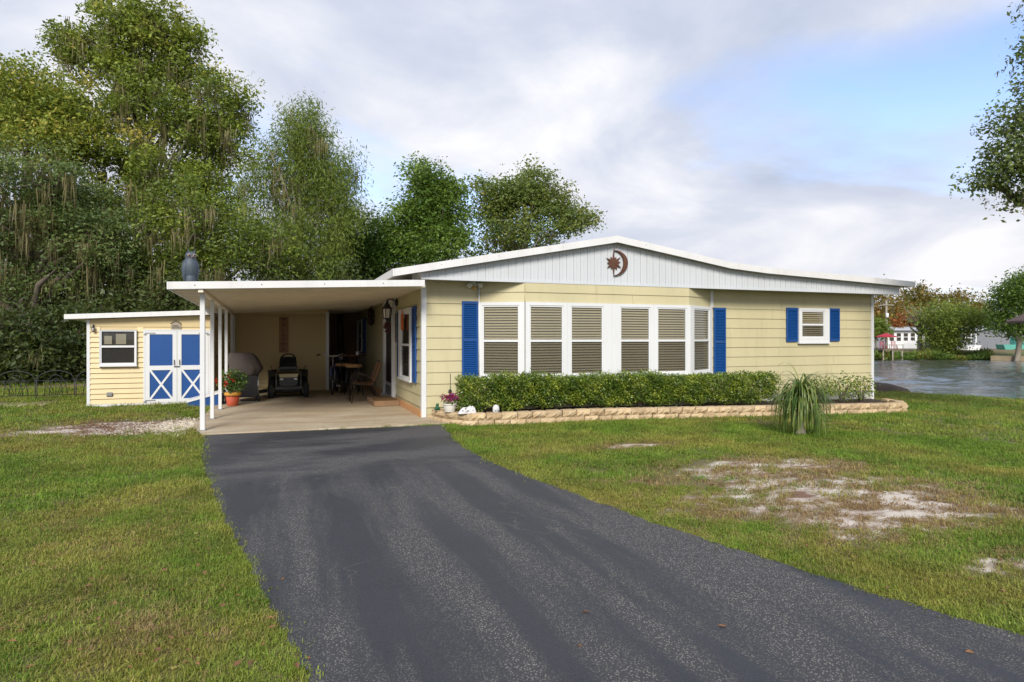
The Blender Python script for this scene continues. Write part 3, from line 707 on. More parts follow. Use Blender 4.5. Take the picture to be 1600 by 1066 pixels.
recalc(m.build('fascia', 'fascia', carport))
m = MB(); m.hexa([(xl-.03, YC, zf(xl)-.006), (xl-.002, YC, zf(xl)-.006), (xl-.002, YCE, zcl(xl, YCE)-.006), (xl-.03, YCE, zcl(xl, YCE)-.006), (xl-.03, YC, zf(xl)+.108), (xl-.002, YC, zf(xl)+.108), (xl-.002, YCE, zcl(xl, YCE)+.1), (xl-.03, YCE, zcl(xl, YCE)+.1)])
recalc(m.build('gutter', 'fascia', carport))
m = MB(); m.hexa([(XP-.035, YC+.03, zcl(XP, YC)-.062), (XP+.035, YC+.03, zcl(XP, YC)-.062), (XP+.035, YBACK, zcl(XP, YBACK)-.062), (XP-.035, YBACK, zcl(XP, YBACK)-.062), (XP-.035, YC+.03, zcl(XP, YC)-.011), (XP+.035, YC+.03, zcl(XP, YC)-.011), (XP+.035, YBACK, zcl(XP, YBACK)-.011), (XP-.035, YBACK, zcl(XP, YBACK)-.011)])
recalc(m.build('beam', 'soffit', carport))
for i, px in enumerate((316.6, 331.7, 344, 353.6, 362, 368)):
    Y = min(PXW(px, 500, XP).y, YBACK-.08); h = .036 if i == 0 else .031
    m = MB(); m.bbox(XP-h, XP+h, Y-h, Y+h, -.02 if i == 0 else .0, zcl(XP, Y)-.06, .006); recalc(m.build('post', 'white', carport))
    m = MB(); m.box(XP-.055, XP+.055, Y-.055, Y+.055, .030, .044); recalc(m.build('base_plate', 'grey_metal', carport))
for k in range(5):
    x = xl+.35+k*.95; m = MB(); m.ball((x, YC-.002, zf(x)+.05), .009, .006, .009, 6, 4); m.build('screw', 'rust', carport)

# ------------------------------------------------------------------ shed
SX0 = PY(137, 600, YS).x; SX1 = PY(332, 600, YS).x; RX1 = PY(512, 550, YBACK).x
shed = empty('shed', (SX0, YS, 0), 'cream lap-sided shed with blue and white barn doors behind the carport', 'shed')
zsl, zsr = PY(100, 498.8, YS-.2).z, PY(329, 491.7, YS-.2).z; xsl, xsr = PY(100, 495, YS-.2).x, PY(330, 490, YS-.2).x
zsh = lambda x: zsl+(zsr-zsl)*(x-xsl)/(xsr-xsl)
m = MB(); m.prism([(SX0, 0), (SX1, 0), (SX1, zsh(SX1)-.01), (SX0, zsh(SX0)-.01)], YS, YBACK+3.3)
m.prism([(SX1+.001, 0), (RX1, 0), (RX1, 2.45), (SX1+.001, 2.22)], YBACK, YBACK+3.3)
swall = recalc(m.build('wall', 'shed_siding', shed))
SP = .112
fS = frame((SX0, YS, 0), (1, 0, 0), (0, -1, 0)); us = lambda px: PY(px, 560, YS).x-SX0; zs = lambda px, py: PY(px, py, YS).z
dw = (us(224.5), us(328.5), .03, zs(276, 515))
ww = (us(156.5), us(214.5), zs(185, 570.5), zs(185, 515.5))
ztop = zs(185, 511)
planks(swall, fS, .05, SX1-SX0-.0, .05, ztop, SP, .05, 'shed_siding', holes=[(dw[0], dw[1], 0, 9), (ww[0], ww[1], ww[2]+.02, ww[3]-.02)], lip=.034)
m = MB(fS); m.hexa([(0, .002, ztop+.004), (SX1-SX0, .002, ztop+.004), (SX1-SX0, .016, ztop+.004), (0, .016, ztop+.004), (0, .002, zsh(SX0)-.012), (SX1-SX0, .002, zsh(SX1)-.012), (SX1-SX0, .016, zsh(SX1)-.012), (0, .016, zsh(SX0)-.012)])
recalc(m.build('frieze_board', 'shed_siding', shed))
m = MB(fS); m.box(-.012, .048, .002, .030, .02, zsh(SX0)-.014); recalc(m.build('corner_trim', 'white', shed))
m = MB(fS); m.box(-.02, SX1-SX0, .0015, .028, .0, .048); recalc(m.build('base_trim', 'white', shed))
fSR = frame((SX1, YS, 0), (0, 1, 0), (1, 0, 0)); planks(swall, fSR, 0, YBACK-YS, .05, zsh(SX1)-.03, SP, .05, 'shed_siding', lip=.034)
fBK = frame((SX1, YBACK, 0), (1, 0, 0), (0, -1, 0)); planks(swall, fBK, .0, RX1-SX1-.03, .05, 2.13, SP, .05, 'shed_siding', lip=.052)
m = MB(); m.box(RX1-.05, RX1+.03, YBACK-.062, YBACK+.05, .034, 2.20); recalc(m.build('corner_trim', 'white', shed))
m = MB(); m.hexa([(xsl, YS-.17, zsl+.002), (xsr, YS-.17, zsr+.002), (xsr, YBACK+3.4, zsr+.002), (xsl, YBACK+3.4, zsl+.002), (xsl, YS-.17, zsl+.07), (xsr, YS-.17, zsr+.07), (xsr, YBACK+3.4, zsr+.07), (xsl, YBACK+3.4, zsl+.07)])
sroof = recalc(m.build('roof', 'roof_metal', shed))
m = MB(); h2 = PY(100, 491.2, YS-.2).z-zsl
m.hexa([(xsl, YS-.2, zsl), (xsr, YS-.2, zsr), (xsr, YS-.172, zsr), (xsl, YS-.172, zsl), (xsl, YS-.2, zsl+h2), (xsr, YS-.2, zsr+h2), (xsr, YS-.172, zsr+h2), (xsl, YS-.172, zsl+h2)])
recalc(m.build('fascia', 'fascia', sroof))
window(shed, fS, *ww, (us(160), us(211), zs(185, 567), zs(185, 518)), zs(185, 541.5), n0=.030, blind=False, inside='room_shade')
# things seen behind the shed glass: a bucket edge and shelf are only hinted by two boxes
m = MB(fS); m.box(us(164), us(176), .037, .058, zs(170, 538), zs(170, 525)); m.box(us(182), us(198), .037, .056, zs(190, 538), zs(190, 522)); recalc(m.build('stored_box', 'plaque', shed))
# double doors
m = MB(fS); c_ = .055
for (x0, x1, y0, y1) in ((dw[0], dw[0]+c_*.6, dw[2], dw[3]), (dw[1]-c_*.6, dw[1], dw[2], dw[3]), (dw[0]+c_*.6, dw[1]-c_*.6, dw[3]-.03, dw[3])): m.box(x0, x1, .002, .036, y0, y1)
recalc(m.build('door_casing', 'white', shed))
dmid = us(277)
for s, (x0, x1) in enumerate(((dw[0]+.036, dmid-.003), (dmid+.003, dw[1]-.036))):
    z0, z1 = .05, dw[3]-.034; zr = zs(276, 574.5); b = .085
    m = MB(fS); m.box(x0, x1, .004, .020, z0, z1); dd = recalc(m.build('door', 'blue', shed))
    m = MB(fS)
    for (p0, p1, y0, y1) in ((x0, x0+b, z0, z1), (x1-b, x1, z0, z1), (x0+b, x1-b, z0, z0+.075), (x0+b, x1-b, z1-.075, z1), (x0+b, x1-b, zr-.05, zr+.05)): m.box(p0, p1, .0205, .036, y0, y1)
    recalc(m.build('door_rail', 'white', dd))
    m = MB(fS); xa, xb, ya, yb = x0+b, x1-b, z0+.075, zr-.05
    L = math.hypot(xb-xa, yb-ya); ww_ = .042
    for (A, B, n_) in (((xa, ya), (xb, yb), .031), ((xa, yb), (xb, ya), .034)):
        dx, dy = (B[0]-A[0])/L, (B[1]-A[1])/L; ox, oy = -dy*ww_, dx*ww_
        cl = lambda x, y: (min(max(x, xa), xb), min(max(y, ya), yb))
        P = [cl(A[0]-ox, A[1]-oy), cl(B[0]-ox, B[1]-oy), B, cl(B[0]+ox, B[1]+oy), cl(A[0]+ox, A[1]+oy), A]
        m.loft([[(x, .0205, y) for x, y in P], [(x, n_, y) for x, y in P]], True, False)
    recalc(m.build('cross_brace', 'white', dd))
    hx = x0 if s == 0 else x1; sg = 1 if s == 0 else -1
    for hz_ in (z1-.05, z0+.05):
        m = MB(fS); m.box(min(hx, hx+sg*.2), max(hx, hx+sg*.2), .0365, .041, hz_-.012, hz_+.012); m.box(min(hx-sg*.03, hx+sg*.03), max(hx-sg*.03, hx+sg*.03), .0365, .042, hz_-.045, hz_-.0125); recalc(m.build('hinge', 'grey_metal', dd))
    m = MB(fS); hx = (x1-.05) if s == 0 else (x0+.05); m.tube([(hx, .036, zr+.06), (hx, .07, zr+.075), (hx, .07, zr+.16), (hx, .036, zr+.175)], .008, 6); m.build('handle', 'black_metal', dd)
m = MB(fS); m.box(dmid-.06, dmid+.06, .0375, .046, zs(276, 573)-.012, zs(276, 573)+.012); recalc(m.build('latch', 'black_metal', shed))
m = MB(fS); m.box(us(168), us(176), .024, .06, zs(172, 618.5), zs(172, 614)); m.box(us(167), us(177), .020, .03, zs(172, 620), zs(172, 613)); recalc(m.build('outlet_box', 'grey_metal', shed))

# ------------------------------------------------------------------ garden bed: stacked blocks, mulch
bp = [GT(666, 655.5), GT(684, 660.5), GT(705, 664), GT(735, 666), GT(800, 664)]
yR = bp[-1].y-.12
BPATH = [(p.x, p.y) for p in bp]+[(6.5, bp[-1].y-.05), (9.5, yR), (XR-1.0, yR-.02), (XR-.45, yR+.10), (XR-.12, yR+.45), (XR+.05, YW-.25)]
BH, BL, BD = .118, .275, .19
rb = random.Random(11)
def block_mesh(i):
    m = MB(); nx_, nz_ = 5, 3; L = BL-.006
    ring = []
    g = {}
    for a in range(nx_+1):
        for c in range(nz_+1):
            e = (a in (0, nx_)) or (c in (0, nz_))
            y = -BD/2+(rb.uniform(.012, .030) if e else rb.uniform(-.022, .012))
            g[a, c] = m.pts([(-L/2+L*a/nx_+(0 if a in (0, nx_) else rb.uniform(-.012, .012)), y, .001+(BH-.002)*c/nz_+(0 if c in (0, nz_) else rb.uniform(-.01, .01)))])
    for a in range(nx_):
        for c in range(nz_): m.face((g[a, c], g[a+1, c], g[a+1, c+1], g[a, c+1]))
    bk = m.pts([(-L*.4, BD/2, .001), (L*.4, BD/2, .001), (L*.4, BD/2, BH-.001), (-L*.4, BD/2, BH-.001)])
    m.face((bk+1, bk, bk+3, bk+2))
    m.face([g[a, 0] for a in range(nx_, -1, -1)]+[bk, bk+1]); m.face([g[a, nz_] for a in range(nx_+1)]+[bk+2, bk+3])
    m.face([g[0, c] for c in range(nz_+1)]+[bk+3, bk]); m.face([g[nx_, c] for c in range(nz_, -1, -1)]+[bk+1, bk+2])
    me = m.mesh('block'); me.materials.append(M['block']); return me
BM = [block_mesh(i) for i in range(7)]
gw = empty('garden_wall', (BPATH[3][0], BPATH[3][1], 0), 'low curved edging wall of two courses of tan rough-faced blocks', 'wall')
plen = 0; pp = [Vector((x, y, 0)) for x, y in BPATH]; cum = [0]
for a, b in zip(pp[:-1], pp[1:]): cum.append(cum[-1]+(b-a).length)
def on_path(s):
    s = min(max(s, 0), cum[-1]-1e-4)
    for k in range(len(pp)-1):
        if s <= cum[k+1]:
            d = (pp[k+1]-pp[k]).normalized(); return pp[k]+d*(s-cum[k]), d
def bed_z(x): return -min(.17, .021*max(0, x-5.2))-.03
for course in range(2):
    s = BL*(.5 if course == 0 else 1.0)
    while s < cum[-1]-.1:
        p, d = on_path(s); q, d2 = on_path(s+.1); d = (d+d2).normalized()
        inn = Vector((-d.y, d.x, 0))
        o = link('block', rb.choice(BM), gw)
        o.location = p+inn*(BD/2+course*.025+rb.uniform(-.006, .006))+Vector((0, 0, bed_z(p.x)+course*(BH+.002)))-gw.location
        o.rotation_euler = (0, 0, math.atan2(d.y, d.x)+rb.uniform(-.05, .05))
        s += BL+rb.uniform(.0, .008)
mul = MB()
ins = []
for k in range(60):
    p, d = on_path(cum[-1]*k/59); ins.append(p+Vector((-d.y, d.x, 0))*(BD*.6))
for a, b in zip(ins[:-1], ins[1:]):
    ya = YW+.05 if True else 0
    i = mul.pts([(a.x, a.y, bed_z(a.x)+.185), (b.x, b.y, bed_z(b.x)+.185), (b.x, max(b.y, YW+.05), bed_z(b.x)+.20), (a.x, max(a.y, YW+.05), bed_z(a.x)+.20)])
    mul.face((i, i+1, i+2, i+3))
tag(mul.build('mulch_bed', 'mulch'), 'dark brown mulch in the raised garden bed', kind='structure')
BEDTOP = lambda x: bed_z(x)+.19

# ------------------------------------------------------------------ leaves
def leaf_cards(P, size, tint, aspect=.5, up=.35, droop=0.0, rng=None, fold=.25):
    """P (n,3) leaf bases -> diamond leaves of two triangles bent along the midrib"""
    n = len(P); d = rng.normal(size=(n, 3)); d[:, 2] = d[:, 2]*.7-droop; d /= np.linalg.norm(d, axis=1)[:, None]+1e-9
    nr = rng.normal(size=(n, 3)); nr[:, 2] += up*3
    s = np.cross(d, nr); s /= np.linalg.norm(s, axis=1)[:, None]+1e-9; nn = np.cross(s, d)
    size = np.broadcast_to(size, (n,))[:, None]
    a = P; tip = P+d*size; mid = P+d*size*.45
    l = mid+s*size*aspect*.5+nn*size*fold*.3; r = mid-s*size*aspect*.5+nn*size*fold*.3
    V = np.stack([a, l, tip, r], 1).reshape(-1, 3)
    i = np.arange(n)*4; F = np.concatenate([np.stack([i, i+1, i+2], 1), np.stack([i, i+2, i+3], 1)])
    return V, F, np.repeat(tint, 4)
def strands(P, L, w, rng, segs=4, sway=.10, tint=None):
    """hanging tapered ribbons from points P with lengths L"""
    n = len(P); V = []; ang = rng.uniform(0, np.pi, n); sx = np.cos(ang)[:, None]*np.array([[1, 0, 0]])+np.sin(ang)[:, None]*np.array([[0, 1, 0]])
    sw = rng.normal(size=(n, 3))*sway; sw[:, 2] = 0
    for k in range(segs+1):
        t = k/segs; c = P+np.outer(L*t, [0, 0, -1])+sw*(L*t)[:, None]+rng.normal(size=(n, 3))*.02*t
        ww = w*(1-.85*t)*(.6+.4*math.sin(3.1*min(1, t+.25)))
        V += [c-sx*ww[:, None], c+sx*ww[:, None]]
    V = np.stack(V, 1).reshape(-1, 3); b = np.arange(n)*(2*(segs+1)); F = []
    for k in range(segs): F.append(np.stack([b+2*k, b+2*k+1, b+2*k+3, b+2*k+2], 1))
    return V, np.concatenate(F), np.repeat(tint if tint is not None else rng.random(n), 2*(segs+1))
def shrub(name, loc, dims, n, mat, seed, label, group, leaf=.045, boxy=True, stems=6, loose=.04, tlo=0.0, thi=1.0):
    rng = np.random.default_rng(seed); rs = random.Random(seed)
    root = empty(name, loc, label, 'shrub', group)
    sx, sy, h = dims
    q = rng.uniform(-1, 1, (n*2, 3)); pw = 6 if boxy else 2.2
    rad = (np.abs(q)**pw).sum(1)**(1/pw); q = q[rad < 1]; rad = rad[rad < 1]
    # more leaves to the outside; hollows and lobes from a few sine waves
    keep = rng.random(len(q)) < .18+.82*rad**2.5; q = q[keep][:n]
    ph = rng.uniform(0, 6.28, 6)
    lob = 1+.08*np.sin(q[:, 0]*5+ph[0])*np.sin(q[:, 2]*4+ph[1])+.06*np.sin(q[:, 1]*6+ph[2]+q[:, 0]*7)+.06*np.sin(q[:, 2]*11+ph[3]+q[:, 0]*9)
    P = q*lob[:, None]*np.array([sx, sy, h/2])+np.array([0, 0, h*.56])+rng.normal(size=(len(q), 3))*loose
    P = P[P[:, 2] > .05+.09*rng.random(len(P))+.05*np.sin(P[:, 0]*7+ph[2])]; q = P*0
    tn = np.clip(rng.normal(.42, .2, len(P))+.25*np.sin(P[:, 0]*9+ph[4])*np.sin(P[:, 2]*11+ph[5])+.12*np.sin(P[:, 0]*23+P[:, 2]*19+ph[1]), tlo, thi)
    V, F, T = leaf_cards(P, rng.uniform(.7, 1.3, len(P))*leaf, tn, .55, .5, -.35, rng)
    link('foliage', fast_mesh('foliage', V, F, T), root, mat)
    st = MB()
    for k in range(stems):
        a = rs.uniform(0, 6.28); r0 = rs.uniform(.02, .06); e = (math.cos(a)*sx*rs.uniform(.3, .75), math.sin(a)*sy*rs.uniform(.3, .75), h*rs.uniform(.6, .9))
        st.tube([(math.cos(a)*r0, math.sin(a)*r0, -.03), (e[0]*.35, e[1]*.35, e[2]*.4), e], [.014, .010, .004], 5)
    st.build('stem', 'bark', root, local=True); return root
hx = [(PY(px, 600, YB-.35).x) for px in (752, 812, 872, 938, 1002, 1062, 1122, 1180)]
for i, x in enumerate(hx):
    hw = .5*(hx[min(i+1, 7)]-hx[max(i-1, 0)])/(2 if 0 < i < 7 else 1)
    shrub('hedge_shrub', (x, YB-.31, BEDTOP(x)), (hw*1.12, .25, .60+.03*math.sin(i*2.1)), 9000, 'leaf_shrub', 100+i,
          'clipped yellow-green hedge shrub, '+('first second third fourth fifth sixth seventh eighth'.split()[i])+' from the white flower pot', 'clipped hedge shrubs in the block-edged bed', .042, loose=.025)
lab3 = ['loose young shrub between the strap-leaved plant and the other young shrubs', 'loose young shrub in the middle of the sparse end of the bed', 'loose young shrub at the white corner of the house']
for i, (px, s) in enumerate(((1284, .30), (1316, .36), (1347, .34))):
    p = PY(px, 620, YB-.12)
    shrub('young_shrub', (p.x, YB-.10, BEDTOP(p.x)), (s, .26, .52+.05*i*(i < 2)), 900, 'leaf_shrub', 130+i, lab3[i], 'young shrubs at the end of the bed', .055, False, 9, .06)

# strap-leaved palm-like plant on the lawn
pb = GT(1251, 679); rp = random.Random(4); rng = np.random.default_rng(4)
palm = empty('ponytail_palm', pb, 'small ponytail palm with long drooping strap leaves standing on the lawn', 'plant')
m = MB(); m.tube([(0, 0, -.03), (.0, 0, .03), (.005, 0, .10), (0, .0, .30), (.01, 0, .62)], [.10, .08, .045, .032, .036], 10); m.build('trunk', 'bark_pale', palm, local=True)
V, F, T = [], [], []
for k in range(430):
    a = rp.uniform(0, 6.28); el = rp.uniform(.45, 1.54); L = rp.uniform(.50, .92); w = rp.uniform(.008, .013); top = rp.uniform(.28, .72)
    seg = 9; hxx = 0; p = Vector((math.cos(a)*.03, math.sin(a)*.03, top)); th = el; bend = rp.uniform(.32, .52)*(1.0 if el < 1.3 else .75); tn = rp.random()
    i0 = len(V); sd = Vector((-math.sin(a), math.cos(a), 0))
    for s in range(seg+1):
        ww = w*(1-.75*(s/seg)**2); V += [tuple(p-sd*ww), tuple(p+sd*ww)]; T += [tn, tn]
        p = p+Vector((math.cos(a)*math.cos(th), math.sin(a)*math.cos(th), math.sin(th)))*(L/seg)
        th = max(-1.52, th-bend); p.z = max(p.z, .01)
    for s in range(seg): F.append((i0+2*s, i0+2*s+1, i0+2*s+3, i0+2*s+2))
link('leaf', fast_mesh('leaf', np.array(V), np.array(F), T), palm, 'strap_leaf')

# ------------------------------------------------------------------ ornaments in the bed
def potted(loc, label, cat, prof, potmat, rimprof, rimmat, n, spread, hh, leafm, size, petal, npet, seed, z0):
    root = empty('flower_pot', loc, label, cat)
    m = MB(); m.lathe((0, 0, 0), prof, 20); m.build('pot', potmat, root, local=True)
    m = MB(); m.lathe((0, 0, 0), rimprof, 20); m.build('rim', rimmat, root, local=True)
    rng = np.random.default_rng(seed)
    q = rng.normal(size=(n, 3)); q /= np.linalg.norm(q, axis=1)[:, None]; q *= rng.random((n, 1))**.4; q[:, 2] = q[:, 2]*hh*.5; q[:, :2] *= spread
    q += [0, 0, z0+hh*.5]
    V, F, T = leaf_cards(q, rng.uniform(.7, 1.3, n)*size, rng.random(n), .55, .4, .1, rng)
    link('foliage', fast_mesh('foliage', V, F, T), root, leafm)
    q = rng.normal(size=(npet, 3)); c = rng.normal(size=(max(5, npet//14), 3)); c /= np.linalg.norm(c, axis=1)[:, None]; c[:, 2] = np.abs(c[:, 2])*.9-.1; c[:, 1] = -np.abs(c[:, 1])
    q = c[rng.integers(0, len(c), npet)]*[spread*.95, spread*.95, hh*.5]+q*.018+[0, 0, z0+hh*.5]
    V, F, T = leaf_cards(q, rng.uniform(.7, 1.2, npet)*size*.7, rng.random(npet), .8, .2, 0, rng)
    link('bloom', fast_mesh('bloom', V, F, T), root, petal); return root
wp = PY(703.5, 640, bp[2].y+.10); wx = wp.x
potted((wx, bp[2].y+.13, bed_z(wx)+.235), 'white round pot of pink and purple flowers on the block wall', 'flower pot',
       [(.085, 0), (.09, .01), (.112, .125), (.112, .13), (.09, .13)], 'pot_white', [(.108, .128), (.122, .130), (.124, .146), (.108, .148)], 'pot_white', 170, .15, .20, 'leaf_pot', .05, 'petal_purple', 260, 3, .13)
def flat_loc(px, py, Y): p = PY(px, py, Y); return p
# garden stake with a dark bulb
sy = bp[2].y+.34; p = PY(703, 615, sy)
m = MB(); m.tube([(p.x, sy, BEDTOP(p.x)-.02), (p.x+.01, sy, PY(704, 584, sy).z)], .006, 6); m.ball((p.x+.004, sy, PY(703, 612, sy).z), .032, .032, .045, 10, 7)
m.thing('garden_stake', 'iron', (p.x, sy, BEDTOP(p.x)), 'thin dark metal garden stake with a bulb, behind the white flower pot', 'garden stake')
# frog
fy = bp[1].y+.10; p = PY(683, 640, fy); z = bed_z(p.x)+.236
m = MB(); m.ball((p.x, fy, z+.045), .035, .04, .045, 10, 7); m.ball((p.x, fy-.02, z+.095), .028, .026, .022, 10, 6)
for s in (-1, 1): m.ball((p.x+s*.016, fy-.03, z+.118), .010, .010, .010, 8, 5); m.ball((p.x+s*.035, fy-.012, z+.025), .020, .030, .025, 8, 6); m.tube([(p.x+s*.028, fy-.03, z+.055), (p.x+s*.026, fy-.045, z+.004)], .008, 6)
m.thing('frog_figurine', 'frog_green', (p.x, fy, z), 'small dark green sitting frog figurine on the block wall', 'figurine')
# white painted rock
ry = bp[3].y+.13; p = PY(730, 642, ry); z = bed_z(p.x)+.232; rk = empty('painted_rock', (p.x, ry, z), 'white wedge-shaped painted rock with dark marks on the block wall', 'rock')
m = MB(); prof_ = [(-.165, .0), (-.16, .012), (-.10, .085), (-.06, .108), (-.01, .10), (.05, .128), (.08, .118), (.10, .125), (.13, .10), (.15, .04), (.15, .0)]
m.loft([[(x*s, y, zz*h_) for x, zz in prof_] for y, s, h_ in ((-.06, .82, .35), (-.045, .97, .82), (0, 1, 1), (.05, .95, .9), (.07, .8, .4))], True, False); recalc(m.build('stone', 'stone_white', rk, local=True))
m = MB()
for (a, b, c, e) in ((-.095, .05, .018, .012), (-.02, .035, .055, .004), (.0, .052, .04, .004), (.085, .05, .02, .004)): m.box(a-c/2, a+c/2, -.0665, -.045, b, b+e)
recalc(m.build('painted_mark', 'iron', rk, local=True))
# small white figurine
ky = bp[4].y+.12; p = PY(775, 645, ky); z = bed_z(p.x)+.232; kk = empty('head_figurine', (p.x, ky, z), 'small rounded white head figurine with dark eyes on the block wall', 'figurine')
m = MB(); m.lathe((0, 0, 0), [(.046, 0), (.056, .02), (.060, .06), (.058, .09), (.045, .12), (.022, .138), (.004, .142)], 14, squash=.85); m.ball((0, -.045, .058), .012, .014, .012, 8, 5); m.build('head', 'stone_white', kk, local=True)
m = MB()
for s in (-1, 1): m.ball((s*.021, -.045, .040), .013, .008, .011, 8, 5)
m.build('eye', 'iron', kk, local=True)

# ------------------------------------------------------------------ things on the house front
sm = empty('wall_ornament', (PY(958, 410, YB).x, YB, PY(958, 410, YB).z), 'rusty metal sun and crescent moon ornament on the white gable', 'ornament')
sc_ = .04*PY(958, 410, YB).y/YB*.29
kx = lambda px, py: (PY(px, py, YB).x-sm.location.x, PY(px, py, YB).z-sm.location.z)
def Zm(u, v): return kx(930+u*70/1066, 370+v*70/1066)      # from the enlarged crop
m = MB(); cx0, cz0 = Zm(425, 630); pts_ = []
rays = [(0, 300), (24, 150), (52, 215), (80, 175), (118, 215), (150, 165), (180, 300), (205, 150), (235, 195), (270, 165), (300, 215), (330, 155)]
kpx = abs(Zm(1, 0)[0]-Zm(0, 0)[0])
for k, (a, L) in enumerate(rays):
    a0 = math.radians(a); nx_a = rays[(k+1) % 12][0]+(360 if k == 11 else 0); a1 = math.radians((a+nx_a)/2)
    pts_ += [(cx0+math.sin(a0)*L*kpx, cz0+math.cos(a0)*L*kpx), (cx0+math.sin(a1)*105*kpx, cz0+math.cos(a1)*105*kpx)]
i = m.pts([(cx0, -.040, cz0)]+[(x, -.028, z) for x, z in pts_]+[(x, -.022, z) for x, z in pts_]+[(cx0, -.022, cz0)])
n = len(pts_)
for k in range(n): m.face((i, i+1+k, i+1+(k+1) % n)); m.face((i+1+k, i+1+n+k, i+1+n+(k+1) % n, i+1+(k+1) % n)); m.face((i+1+2*n, i+1+n+(k+1) % n, i+1+n+k))
recalc(m.build('sun_face', 'rust', sm, local=True))
m = MB(); outer, inner = [], []
for k in range(17):
    a = -math.pi/2+math.pi*k/16; outer.append(Zm(430+325*math.cos(a), 630-305*math.sin(a))); inner.append(Zm(430+225*math.cos(a), 630-290*math.sin(a)))
rings = [[(o[0], -.012, o[1]), (o[0], -.045, o[1]), (q_[0], -.05, q_[1]), (q_[0], -.012, q_[1])] for o, q_ in zip(outer, inner)]
m.loft(rings, True, False); recalc(m.build('crescent_moon', 'rust', sm, local=True))
# floodlight under the eave
p = PY(739.5, 444, YW); fl = empty('floodlight', (p.x, YW-.03, p.z), 'white twin-head floodlight with motion sensor under the eave', 'light')
m = MB(); m.lathe((0, 0, 0), [(.05, -.03), (.055, -.025), (.055, -.002), (.04, .0)], 14, 'y'); m.build('base', 'white', fl, local=True)
for s, (dx, dz) in enumerate(((-.10, -.02), (.085, -.015))):
    m = MB(); d = Vector((dx*.4, -.10, -.05)).normalized(); a = Vector((dx*.25, -.03, 0)); b = Vector((dx, -.07, dz))
    m.tube([a, b-d*.03], .012, 6); m.tube([b-d*.045, b, b+d*.055], [.022, .034, .048], 12); hd = m.build('lamp_head', 'white', fl, local=True)
    m = MB(); m.tube([b+d*.056, b+d*.060], [.043, .040], 12); m.build('lens', 'lens', hd, local=True)
m = MB(); m.ball((-.008, -.055, -.085), .030, .028, .034, 10, 7); m.tube([(0, -.03, -.02), (-.008, -.05, -.06)], .013, 6); m.build('sensor', 'pot_rim', fl, local=True)

# ------------------------------------------------------------------ things on the carport side wall
def wall_lamp(name, at, out, s, label, group=None):
    """lantern on a scrolled arm; at = wall point, out = outward unit vector"""
    o = Vector(out); root = empty(name, at, label, 'lamp', group); C = o*(.17*s)
    m = MB(); m.ball((o*.012*s), .035*s, .035*s, .06*s, 10, 6); m.tube([o*.01*s, o*.07*s+Vector((0, 0, .05*s)), o*.14*s+Vector((0, 0, .055*s)), C+Vector((0, 0, .01*s))], .010*s, 6); m.build('bracket', 'black_metal', root, local=True)
    m = MB(); m.lathe(C, [(.005*s, .06*s), (.012*s, .03*s), (.02*s, .0), (.055*s, -.06*s), (.085*s, -.10*s), (.085*s, -.11*s)], 6, sm=False); m.lathe(C, [(.060*s, -.285*s), (.07*s, -.275*s), (.06*s, -.265*s)], 6, sm=False); m.lathe(C, [(.01*s, -.32*s), (.03*s, -.29*s), (.03*s, -.285*s)], 6)
    for k in range(6):
        a = math.pi/3*k; m.tube([C+Vector((math.cos(a)*.078*s, math.sin(a)*.078*s, -.11*s)), C+Vector((math.cos(a)*.062*s, math.sin(a)*.062*s, -.275*s))], .006*s, 4)
    m.build('cage', 'black_metal', root, local=True)
    m = MB(); m.lathe(C, [(.056*s, -.264*s), (.072*s, -.112*s)], 6, sm=False); m.build('lantern_glass', 'lens', root, local=True); return root
p = PXW(622.5, 473, XW); lw = wall_lamp('wall_lantern', (XW-.026, p.y, p.z), (-1, 0, 0), 1.3, 'black lantern wall lamp between the front door and the shuttered side window')
C = Vector((XW-.026-.17*1.3, p.y, p.z-.32*1.3))
tp = MB(); rt = random.Random(8); tp.tube([C+Vector((0, 0, .005)), C+Vector((0, 0, -.06))], .004, 5)
for k in range(26): a = rt.uniform(0, 6.28); h_ = rt.uniform(-.24, -.03); r_ = .05*math.sin((h_+.26)*12.0)+.012; tp.ball(C+Vector((math.cos(a)*r_, math.sin(a)*r_, h_)), .022, .022, .03, 6, 4)
tp.thing('hanging_ornament', 'maroon', C, 'dark red cluster ornament hanging below the wall lantern', 'ornament')
# wreath-like dark metal ornament, its face turned a little towards the drive
p = PXW(587, 495, XW); m = MB(); c = Vector((XW-.13, p.y, p.z)); wy, wx_ = math.cos(.6), math.sin(.6)
wp_ = lambda a, r, k=1.0: c+Vector((math.cos(a)*r*wx_*k, math.cos(a)*r*wy*k, math.sin(a)*r*1.12))
m.tube([wp_(2*math.pi*k/20, .20) for k in range(21)], .026, 6)
for k in range(7): a = k*.9; m.tube([wp_(a, .19), wp_(a+2, .06), wp_(a+3.3, .19)], .018, 5)
m.tube([c+Vector((0, 0, .21)), c+Vector((.06, 0, .34)), c+Vector((.105, 0, .36))], .016, 6)
m.thing('wall_wreath', 'bronze', c, 'round dark metal scrollwork wreath on the yellow carport wall', 'ornament')
# scalloped hanging strip beside the door
p0 = PXW(621, 493, XW); p1 = PXW(621.5, 532, XW); m = MB()
for k in range(9):
    z = p0.z+(p1.z-p0.z)*k/8; m.ball((XW-.042, p0.y+(.02 if k % 2 else -.02), z), .010, .042, .052, 8, 5)
m.tube([(XW-.04, p0.y, p0.z+.06), (XW-.04, p0.y, p1.z)], .006, 5)
m.thing('hanging_strip', 'bronze', (XW-.04, p0.y, p1.z), 'narrow dark scalloped metal strip hanging between door and shutter', 'ornament')
